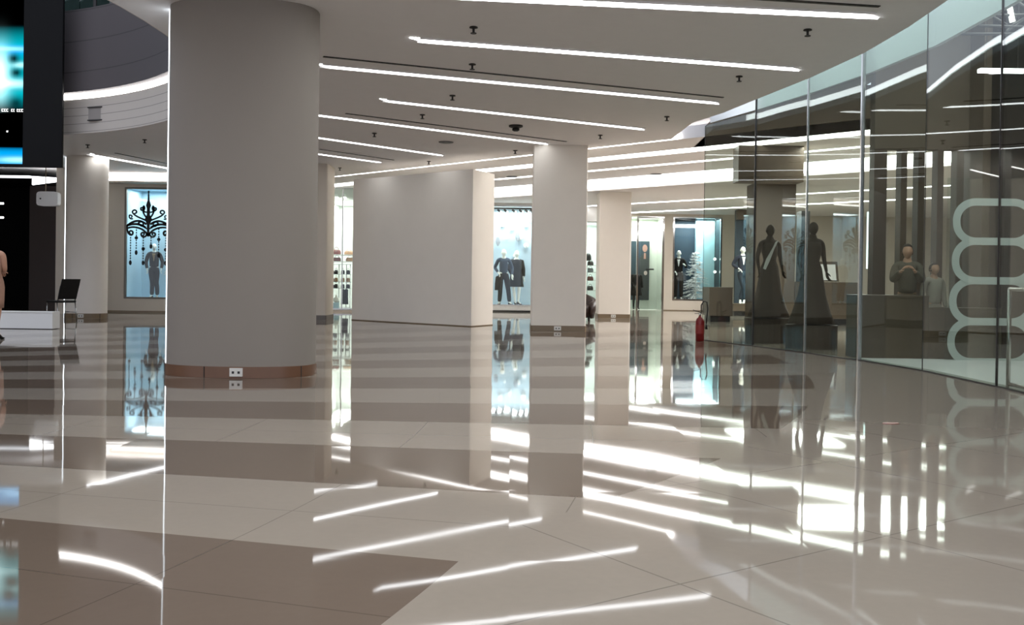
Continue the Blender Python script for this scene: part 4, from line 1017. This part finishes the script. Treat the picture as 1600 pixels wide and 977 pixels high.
# local: faces -Y
bm = BM(); bm_box(bm, -.23, .23, -.24, .22, .42, .47); obj('seat', bm, M_black, chair, bevel=.015)
bm = BM(); bm_loft(bm, [[(-.22, .20 + t * .17, .50 + t * .46), (.22, .20 + t * .17, .50 + t * .46), (.22, .235 + t * .17, .50 + t * .46), (-.22, .235 + t * .17, .50 + t * .46)] for t in (0, .25, .5, .75, 1)]); obj('backrest', bm, M_black, chair, bevel=.008)
for sx_ in (-1, 1):
    bm = BM(); bm_tube(bm, [(sx_ * .22, -.22, 0), (sx_ * .22, -.20, .42)], .013); obj('leg', bm, M_steel, chair, True)
    bm = BM(); bm_tube(bm, [(sx_ * .22, .26, 0), (sx_ * .22, .19, .42)], .013); obj('leg', bm, M_steel, chair, True)
    bm = BM(); bm_tube(bm, [(sx_ * .205, .19, .42), (sx_ * .205, .22, .55), (sx_ * .205, .3, .8)], .012); obj('back_post', bm, M_dark, chair, True)
    bm = BM(); bm_tube(bm, [(sx_ * .22, -.21, .2), (sx_ * .22, .22, .2)], .009); obj('stretcher', bm, M_steel, chair, True)

YWm = base_depth(8, 531).y
woman = figure('person', 'woman in beige knee-length dress and black heels standing with her back turned', 'person', (X(-12, YWm), YWm, 0), math.radians(180), M_skin,
       {'l_ank': (-.08, .03, .13), 'r_ank': (.08, .03, .13), 'l_toe': (-.09, -.11, .03), 'r_toe': (.09, -.11, .03), 'l_elb': (-.18, -.04, 1.14), 'l_wri': (-.06, -.23, 1.10), 'r_elb': (.18, -.04, 1.14), 'r_wri': (.06, -.23, 1.10)},
       (('dress', M_beige), ('shoes', M_black, 1)), hair=(M_hair, 'bun'), scale=.98)

# ------------------------------------------------------------------ curved glazing
ZG = 4.62
labels = ['curved glazing pane beside the fire extinguisher', 'second pane of the curved glazing', 'third pane of the curved glazing', 'fourth pane of the curved glazing',
          'fifth pane of the curved glazing', 'pane next to the metal barrier', 'pane of the curved glazing', 'pane of the curved glazing', 'pane of the curved glazing']
mj = [M_dark, M_dark, M_steel, M_steel, M_dark, M_dark, M_dark, M_dark, M_dark, M_dark]
for i in range(len(GP) - 1):
    p, q = GP[i], GP[i + 1]; t = (q - p).normalized()
    zt_ = 4.0 if i == 0 else ZG
    bm = BM(); bm_strip_between(bm, p + t * .008, q - t * .008, .014, 0.012, zt_)
    o = struct('window_%d' % (10 + i), bm, G_curve, labels[i])
    bm = BM(); bm_strip_between(bm, p, q, .03, 0.0005, .012); obj('bottom_seal', bm, M_dark, o)
    wj = [.008, .03, .03, .05, .01, .02][min(i, 5)]
    bm = BM(); bm_prism(bm, [(p.x - wj / 2, p.y - wj / 2), (p.x + wj / 2, p.y - wj / 2), (p.x + wj / 2, p.y + wj / 2), (p.x - wj / 2, p.y + wj / 2)], 0.0006, zt_); obj('mullion', bm, mj[i], o)
def off_line(pts, d):
    out = []
    for i, p in enumerate(pts):
        a = pts[max(i - 1, 0)]; b = pts[min(i + 1, len(pts) - 1)]; t = (b - a).normalized(); n = Vector((-t.y, t.x))   # walking toward camera: +n = away from hall
        if n.x < 0: n = -n
        out.append(p + n * d)
    return out
GO = off_line(GP, .10); GO2 = off_line(GP, .16)
# white bulkhead above the glazing, inside
bm = BM()
start = 0
plate(bm, GO + GO2[::-1], [], 4.06, 5.9)
struct('trim_4', bm, mat('white_bulkhead', (236, 238, 240), .6, noise=.02), 'white curved bulkhead above the tinted glazing')
# closing lid of the trough
CE2 = CE[:-1]
# trough tubes lying on the ceiling slab edge
cin = off_line(CE, -.16); cin2 = off_line(CE, -.06)
bm = BM(); n = 8
plate(bm, cin[:n + 1] + cin2[:n + 1][::-1], [], ZC + .101, ZC + .22)
tag(obj('cove_light', bm, M_coveblue), 'cool white light trough following the curved edge above the glazing', 'cove light', None, 'thing')

# ------------------------------------------------------------------ behind the curved glazing
YI = 13.75      # back edge of the white display floor
YQ = 14.6       # partition
gx = GP[3].x
bm = BM()
fl = [GO[3], GO[4], GO[5], GO[6], GO[7], GO[8], GO[9], Vector((12, GO[9].y)), Vector((12, YI)), Vector((GO[3].x, YI))]
plate(bm, fl, [], 0.001, 0.02); struct('floor_display', bm, M_white, 'white display floor inside the curved glazing')
# low brown walls
for (pa_, pb_, yt, l) in ((1338, 1452, 461, 'taller brown stone counter below the fins'), (1452, 1566, 481, 'lower brown stone counter below the fins')):
    xa_, xb_ = X(pa_, YI), X(pb_, YI); zt_ = Zp(pa_ + 30, yt, YI)
    t = thing('stone_counter', l, 'counter', ((xa_ + xb_) / 2, YI + .2, 0), 0); hwid = (xb_ - xa_) / 2
    bm = BM(); bm_box(bm, -hwid + .002, hwid - .002, -.2, .2, .022, zt_ - .03); obj('body', bm, M_bstone, t)
    bm = BM(); bm_box(bm, -hwid + .002, hwid - .002, -.215, .21, zt_ - .03, zt_); obj('top', bm, M_bstone, t, bevel=.004)
    bm = BM(); bm_box(bm, -hwid + .02, hwid - .02, -.18, .18, 0.021, .022); obj('toe_kick', bm, M_black, t)
bm = BM(); bm_box(bm, X(1510, YQ), 12, YI + .41, YQ + .2, 0, 5.4); struct('wall_brown_stone', bm, M_bstone, 'brown stone wall section behind the frosted links')
bm = BM(); bm_box(bm, X(1566, YI) , 12, YI - .02, YI + .4, 0, 5.4); struct('wall_black_stone', bm, M_void, 'black wall past the last joint of the glazing')
zp1 = Zp(1420, 233, YQ)
bm = BM(); bm_box(bm, X(1363, YQ), X(1510, YQ), YQ, YQ + .2, zp1, 5.4); struct('wall_fin_bulkhead', bm, M_brown_shade, 'dark brown bulkhead over the fins')
for (a_, b_, l) in ((1363, 1383, 'widest brown fin at the end of the screen'), (1405, 1414.5, 'slim brown fin behind the standing person'), (1432, 1442, 'slim brown fin between the person and the child'),
                    (1462, 1471.5, 'slim brown fin just past the small figure'), (1492, 1503, 'slim brown fin crossing the frosted links')):
    xa_, xb_ = X(a_, YQ), X(b_, YQ); bm = BM(); bm_box(bm, xa_, xb_, YQ, YQ + .2, 0.001, zp1 - .001); o = obj('timber_fin', bm, mat('dark_timber', (70, 54, 42), .5, noise=.15), None); tag(o, l, 'fin', 'brown upright fins behind the glazing', 'thing')
# frosted link pattern on the inner screen
YN = YI - .14
bm = BM(); bm_box(bm, X(1478, YN), X(1720, YN), YN, YN + .012, .021, 2.6)
wi = struct('window_20', bm, G_shop, 'inner glass screen carrying the frosted links')
lp = atY(1550, 441, YN)
lk = thing('link_decal', 'frosted chain of four rounded links on the inner glass screen', 'window decal', (lp.x, YN - .004, lp.z))
kk = F / YN
for ci, (yt_, yb_, xl_) in enumerate(((316, 377.5, 1493), (377.5, 439, 1492), (439, 503, 1489), (503, 566, 1487))):
    bm = BM(); n = 72; st = .105; hz = (yb_ - yt_) / 2 / kk; cen = ((xl_ + 1612) / 2 - 1550) / kk; hl = (1612 - xl_) / 2 / kk; zc0 = (441 - (yt_ + yb_) / 2) / kk
    outer, inner = [], []
    for rr_, lst in ((st / 2, outer), (-st / 2, inner)):
        for i in range(n):
            a = 2 * PI * i / n; c_, s_ = math.cos(a), math.sin(a)
            lst.append((cen + math.copysign(hl - hz, c_) + (hz + rr_) * c_, zc0 + (hz + rr_) * math.copysign(abs(s_) ** .9, s_)))
    yo = -.005 * (ci % 2); vo = [bm.verts.new((x, yo, z)) for x, z in outer]; vi = [bm.verts.new((x, yo, z)) for x, z in inner]
    vo2 = [bm.verts.new(v.co + Vector((0, .003, 0))) for v in vo]; vi2 = [bm.verts.new(v.co + Vector((0, .003, 0))) for v in vi]
    for i in range(n):
        j = (i + 1) % n
        for a, b in ((vo, vi), (vi, vi2), (vi2, vo2), (vo2, vo)): bm.faces.new((a[i], a[j], b[j], b[i]))
    obj('link', bm, M_frost, lk)

# inner ceiling, its shade put into a brown colour
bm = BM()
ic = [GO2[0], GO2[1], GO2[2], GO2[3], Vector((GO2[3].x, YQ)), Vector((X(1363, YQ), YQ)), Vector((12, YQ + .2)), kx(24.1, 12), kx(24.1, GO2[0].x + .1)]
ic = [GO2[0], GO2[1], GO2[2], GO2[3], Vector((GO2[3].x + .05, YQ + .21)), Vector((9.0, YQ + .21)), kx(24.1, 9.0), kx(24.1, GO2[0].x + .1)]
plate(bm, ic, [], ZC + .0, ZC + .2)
struct('ceiling_shade_brown', bm, M_brown_shade, 'ceiling behind the tinted glazing, shade put into its dark brown colour')
bm = BM(); plate(bm, [GO2[3], GO2[4], GO2[5], GO2[6], GO2[7], GO2[8], GO2[9], Vector((12, GO2[9].y)), Vector((12, YQ + .3)), Vector((GO2[3].x, YQ + .3))], [], 5.41, 5.5)
struct('ceiling_shop', bm, mat('grey_shop_ceiling', (130, 140, 144), .7), 'pale grey high ceiling of the shop by the barrier')
bm = BM(); bm_box(bm, 12, 12.2, GO2[9].y, YQ, 0, 5.41); bm_box(bm, GO2[9].x, 12, GO2[9].y - .2, GO2[9].y, 0, 5.41); struct('wall_shop_side', bm, M_brown_shade, 'dark side walls of the shop')
bm = BM(); bm_box(bm, -31, XR, 45, 45.2, 0, 4.5); bm_box(bm, XR, XR + .2, 2, 45, 0, 4.5); struct('wall_far', bm, M_wall, 'far enclosing walls of the mall')
bm = BM(); bm_box(bm, -31.2, -31, -9, 45, 0, 9); struct('wall_atrium', bm, M_wall, 'wall beyond the atrium')
area('shop_fill_lamp', (7.5, 20.5, ZC - .03), 3.0, 260, (1, .98, .95), sy=2.0)  # added area light without a fitting, brightens the view behind the fins
area('shop_fill_lamp', (6.6, 12.0, 5.35), 1.6, 60, (.97, 1, 1), sy=2.4)
area('shop_fill_lamp', (8.5, 30, ZC2 - .03), 3.0, 300, (1, .98, .94), sy=3.0)  # another added area light, lifting the far zone behind the glazing
# truss
tx = thing('steel_truss', 'slim steel lattice truss under the high shop ceiling', 'truss', (0, 0, 0))
Ytr = 13.2
nodes = {}
def TP(px_, py_, y_=0): return atY(px_, py_, Ytr + y_)
ch_ = [((1500, 53), (1660, 53)), ((1528, 40), (1660, 44)), ((1552, 24), (1660, 22)), ((1500, 53), (1566, 12))]
for a, b in ch_: bm = BM(); bm_tube(bm, [TP(*a), TP(*b)], .022, 8); obj('chord', bm, M_dark, tx, True)
for a, b in (((1551, 25), (1578, 42)), ((1578, 42), (1602, 27)), ((1571, 52), (1600, 30)), ((1570, 13), (1590, 2)), ((1602, 27), (1640, 52)), ((1571, 52), (1578, 42)), ((1590, 2), (1620, 24)), ((1600, 30), (1640, 6))):
    bm = BM(); bm_tube(bm, [TP(*a), TP(*b)], .018, 8); obj('brace', bm, M_dark, tx, True)
bm = BM(); bm_tube(bm, [TP(1577, 8), TP(1582, 34)], .035, 10); l_ = obj('tube_lamp', bm, glow('truss_lamp', (1, .98, .95), 4), tx, True)
# small shop lamps seen through the glass
for (a, b, l) in (((1527, 112), (1565, 111), 'short lit tube under the shop ceiling'), ((1400, 372), (1400, 380), None)):
    if l is None: continue
    p = atY(*a, 13.4); q = atY(*b, 13.4); bm = BM(); bm_box(bm, p.x, q.x + .3, 13.3, 13.4, p.z - .02, p.z + .03); tag(obj('tube_light', bm, M_strip), l, 'tube light', None, 'thing')
    bm = BM(); 
    for x_ in (p.x + .1, q.x + .2): bm_tube(bm, [(x_, 13.35, p.z + .03), (x_, 13.35, 5.405)], .005, 5)
    obj('wire', bm, M_dark, bpy.data.objects['tube_light'])

# brown clad pillar, box, low walls at d=25
bp_, a_, b_, YBp = rect_col(1178, 1241, 508, 1.0, ZC2, 'brown stone clad square pillar behind the tinted glazing', M_black, M_bstone, 'stone_pillar', sk_h=.16)
bm = BM(); bm_box(bm, X(1151, 20.0), X(1253, 20.0), 20.0, 20.5, 3.2, ZC - .001); struct('trim_shade', bm, M_bstone, 'added brown slab painting in the dark area before the stone pillar')  # made-up header, its brown gives the dark of the ceiling there
def stone_box(pa_, pb_, yt, yb, label, depth=.9, m=M_bstone):
    Y_ = base_depth((pa_ + pb_) / 2, yb).y; xa_, xb_ = X(pa_, Y_), X(pb_, Y_); zt_ = Zp((pa_ + pb_) / 2, yt, Y_); h_ = (xb_ - xa_) / 2
    t = thing('stone_counter', label, 'counter', ((xa_ + xb_) / 2, Y_ + depth / 2, 0))
    bm = BM(); bm_box(bm, -h_, h_, -depth / 2, depth / 2, .16, zt_ - .03); obj('body', bm, m, t)
    bm = BM(); bm_box(bm, -h_ - .01, h_ + .01, -depth / 2 - .01, depth / 2, zt_ - .03, zt_); obj('top', bm, m, t)
    bm = BM(); bm_box(bm, -h_ + .05, h_ - .05, -depth / 2 + .05, depth / 2 - .03, 0, .16); obj('toe_kick', bm, M_black, t)
    return Y_, zt_
YX, zx = stone_box(1108.5, 1145, 449, 503, 'square brown stone counter block seen past the fire extinguisher')
stone_box(1146, 1177, 475, 494, 'lower brown plinth carrying the casual mannequin', 1.2)
YZ, zz = stone_box(1242, 1345, 441, 508, 'long brown stone counter with a tilted frame on top', .8)
# dark display behind the casual mannequin
Yd = 34.5
bm = BM(); bm_box(bm, X(1148, Yd), X(1182, Yd), Yd, Yd + .15, 0, ZC2 - .01); struct('wall_dark_blue', bm, M_teal, 'dark blue display wall behind the casual mannequin')
bm = BM(); bm_box(bm, X(1149, Yd - .1), X(1181, Yd - .1), Yd - .3, Yd - .001, Zp(1165, 344, Yd), ZC2 - .011); struct('trim_5', bm, M_brown_shade, 'brown header above the dark blue display')
Yc = base_depth(1161, 494).y + .5
zpl = Zp(1161, 475, base_depth(1161, 494).y)
figure('mannequin', 'mannequin in navy jacket and pale tee with crossed legs on the brown plinth', 'mannequin', (X(1160, Yc), Yc, zpl + .001), 0.0, M_cream,
       {'l_elb': (-.30, .04, 1.18), 'l_wri': (-.14, -.14, 1.05), 'r_elb': (.30, .04, 1.18), 'r_wri': (.14, -.14, 1.05), 'l_kne': (.03, -.05, .5), 'l_cal': (.05, -.03, .36), 'l_ank': (.06, -.02, .1), 'l_toe': (.0, -.16, .03), 'r_kne': (.05, .0, .5), 'r_cal': (0.0, .03, .36), 'r_ank': (-.05, .05, .1), 'r_toe': (-.08, -.1, .03)},
       (('trousers', mat('denim', (34, 48, 60), .9)), ('jacket', M_navy, M_white), ('shoes', M_white)), scale=(Zp(1160, 385, Yc) - zpl) / 1.75)
# frame on the counter
fr = thing('tabletop_frame', 'empty dark-edged frame propped on the long brown counter', 'picture frame', (X(1299, YZ), YZ + .3, zz + .001))
k_ = (YZ + .3) / F
v0 = [(-17, 1), (17, 1), (14, 32), (-17, 32)]
o4 = [(x * k_, y * k_) for x, y in v0]; i4 = [(x * .8 * k_, (3 + (y - 1) * .8) * k_) for x, y in v0]
bm = BM()
for i in range(4):
    j = (i + 1) % 4; flat(bm, [o4[i], o4[j], i4[j], i4[i]], -.02, .04)
obj('frame_border', bm, M_bstone, fr)
bm = BM(); flat(bm, i4, -.005, .01); obj('blank_sheet', bm, M_white, fr)
# dark shelf to the side of the counter
bm = BM(); bm_box(bm, X(1243, YZ + 4), X(1256, YZ + 4), YZ + 3.5, YZ + 4, 0.0, 3.3); tag(obj('dark_cabinet', bm, M_black), 'tall black cabinet between the brown pillar and the gown', 'cabinet', None, 'thing')
# lit panel
Yv = 26.5
bm = BM(); bm_box(bm, X(1354, Yv), X(1361.5, Yv), Yv, Yv + .06, Zp(1357, 420, Yv), Zp(1357, 331, Yv)); tag(obj('light_panel', bm, glow('ice_panel', (.8, 1, 1), 1.6)), 'tall narrow glowing panel beside the widest fin', 'light panel', None, 'thing')
# inner white light slot tubes just inside
# gowns on stands
M_gown = mat('dark_taupe_cloth', (70, 58, 48), 0.85, noise=0.15, scale=12)
def gown_stand(px_, Y_, ytop, ybot, label, sash=False, m=None):
    g = base_depth(px_, ybot); z0_ = 0.0
    ztop = Zp(px_, ytop, Y_)
    base_h = max(0.0, ztop - 1.72)
    pt = thing('display_podium', 'low brown podium under the ' + label.split(' ', 1)[1].split(' on ')[0], 'podium', (X(px_, Y_), Y_, 0))
    bm = BM(); bm_loft(bm, [ell(0, 0, 0, .42, .36, 28), ell(0, 0, base_h, .42, .36, 28)]); obj('drum', bm, m, pt)
    bm = BM(); bm_loft(bm, [ell(0, 0, base_h, .43, .37, 28), ell(0, 0, base_h + .015, .43, .37, 28)]); obj('cap', bm, m, pt)
    t = figure('mannequin', label, 'mannequin', (X(px_, Y_), Y_, base_h + .016), .2, m, {'l_elb': (-.24, .03, 1.13), 'l_wri': (-.22, -.02, .9)}, (('gown', m),), hair=None, scale=.985)
    if sash:
        bm = BM(); bm_loft(bm, [[(.06, -.11, 1.42), (.12, -.09, 1.44), (.12, -.07, 1.43), (.06, -.09, 1.41)], [(-.02, -.135, 1.28), (.02, -.135, 1.28), (.02, -.12, 1.28), (-.02, -.12, 1.28)], [(-.12, -.12, 1.1), (-.06, -.14, 1.08), (-.06, -.12, 1.08), (-.12, -.10, 1.1)], [(-.17, -.10, .92), (-.14, -.13, .9), (-.14, -.11, .9), (-.17, -.08, .92)]])
        obj('pale_sash', bm, M_plate, t)['label'] = 'pale sash'
    return t
gown_stand(1269, 16.0, 348, 540, 'brown gowned mannequin silhouetted behind the silver glazing joint', m=M_gown)
gown_stand(1202, 17.6, 352, 540, 'brown gowned mannequin with a pale sash before the stone pillar', True, m=M_gown)
# people inside
yy = 14.15
figure('person', 'person in grey brown jacket raising a camera behind the tinted glazing', 'person', (X(1418, yy + .2), yy + .22, .001), math.radians(-20), M_skin,
       {'l_elb': (-.21, -.10, 1.17), 'l_wri': (-.09, -.30, 1.33), 'r_elb': (.21, -.10, 1.17), 'r_wri': (.09, -.30, 1.33)},
       (('trousers', mat('khaki_cloth', (110, 92, 74), .9)), ('jacket', mat('grey_brown_cloth', (92, 84, 74), .9, noise=.3, scale=12)), ('shoes', M_black)), hair=(M_hair, 'short'), scale=.965)
yc_ = yy + .24
figure('person', 'shorter dark-haired person in pale top standing among the slim fins', 'person', (X(1459, yc_), yc_, .001), 0.2, M_skin, None,
       (('trousers', mat('pale_cloth', (150, 140, 128), .9)), ('shirt', mat('pale_top', (160, 152, 140), .9)), ('shoes', M_black)), hair=(M_hair, 'short'), scale=.81)
# railing barrier in front of the glass
g5 = GP[5]; tdir = (GP[6] - GP[5]).normalized()
bp0 = base_depth(1578, 606)
br = thing('metal_barrier', 'chrome rectangular barrier frame in front of the last glazing panes', 'barrier', (bp0.x - .02, bp0.y, 0))
zt_ = Zp(1578, 452, bp0.y)
e = Vector((tdir.x * 1.3, tdir.y * 1.3))
bm = BM(); bm_tube(bm, [(0, 0, 0), (0, 0, zt_)], .022, 10); obj('post', bm, M_steel, br, True)
bm = BM(); bm_tube(bm, [(e.x, e.y, 0), (e.x, e.y, zt_)], .022, 10); obj('post', bm, M_steel, br, True)
bm = BM(); bm_tube(bm, [(0, 0, zt_), (e.x, e.y, zt_)], .02, 10); obj('top_rail', bm, M_steel, br, True)
bm = BM(); bm_tube(bm, [(0, 0, .04), (e.x, e.y, .04)], .02, 10); obj('bottom_rail', bm, M_steel, br, True)

# fire extinguisher
ep = base_depth(1094, 533)
ex = thing('fire_extinguisher', 'red fire extinguisher standing at the end of the glazing', 'fire extinguisher', (ep.x - .02, ep.y - .06, 0))
bm = BM(); bm_loft(bm, [ell(0, 0, 0, .07, .07), ell(0, 0, .01, .08, .08), ell(0, 0, .36, .08, .08), ell(0, 0, .41, .065, .065), ell(0, 0, .44, .03, .03), ell(0, 0, .46, .028, .028)]); obj('cylinder', bm, M_red, ex, True)
bm = BM(); bm_tube(bm, [(0, 0, .46), (0, 0, .51)], .022, 10); obj('valve', bm, M_steel, ex, True)
bm = BM(); bm_loft(bm, [[(-.13, -.012, .56), (-.13, .012, .56), (-.13, .012, .575), (-.13, -.012, .575)], [(.03, -.014, .51), (.03, .014, .51), (.03, .014, .525), (.03, -.014, .525)]]); bm_loft(bm, [[(-.10, -.012, .50), (-.10, .012, .50), (-.10, .012, .51), (-.10, -.012, .51)], [(.03, -.014, .50), (.03, .014, .50), (.03, .014, .51), (.03, -.014, .51)]]); obj('handle', bm, M_black, ex)
bm = BM(); bm_tube(bm, [(.02, 0, .50), (.02, 0, .66), (.06, 0, .73), (.12, 0, .72), (.14, 0, .6), (.12, 0, .42), (.11, -.01, .3)], .012, 8); h = obj('hose', bm, M_black, ex, True)
bm = BM(); bm_tube(bm, [(.11, -.01, .32), (.115, -.02, .22)], .02, 10, [.014, .024]); obj('nozzle', bm, M_black, h, True)
bm = BM(); bm_loft(bm, [ell(0, 0, .14, .0815, .0815), ell(0, 0, .30, .0815, .0815)], False); lb = obj('label_band', bm, M_plate, ex, True); lb['label'] = 'white instruction label'
lb.data.materials[0] = mat('faded_red_label', (140, 44, 40), .5)
# flat red mark on the floor
rp = base_depth(1391, 662)
bm = BM(); bm_prism(bm, [(rp.x + x, rp.y + y) for x, y in ((-.07, -.03), (.0, -.05), (.06, -.02), (.07, .03), (-.01, .05), (-.05, .02))], .0006, .004)
tag(obj('red_mark', bm, M_red), 'small flat red mark on the glossy floor', 'paper scrap', None, 'thing')
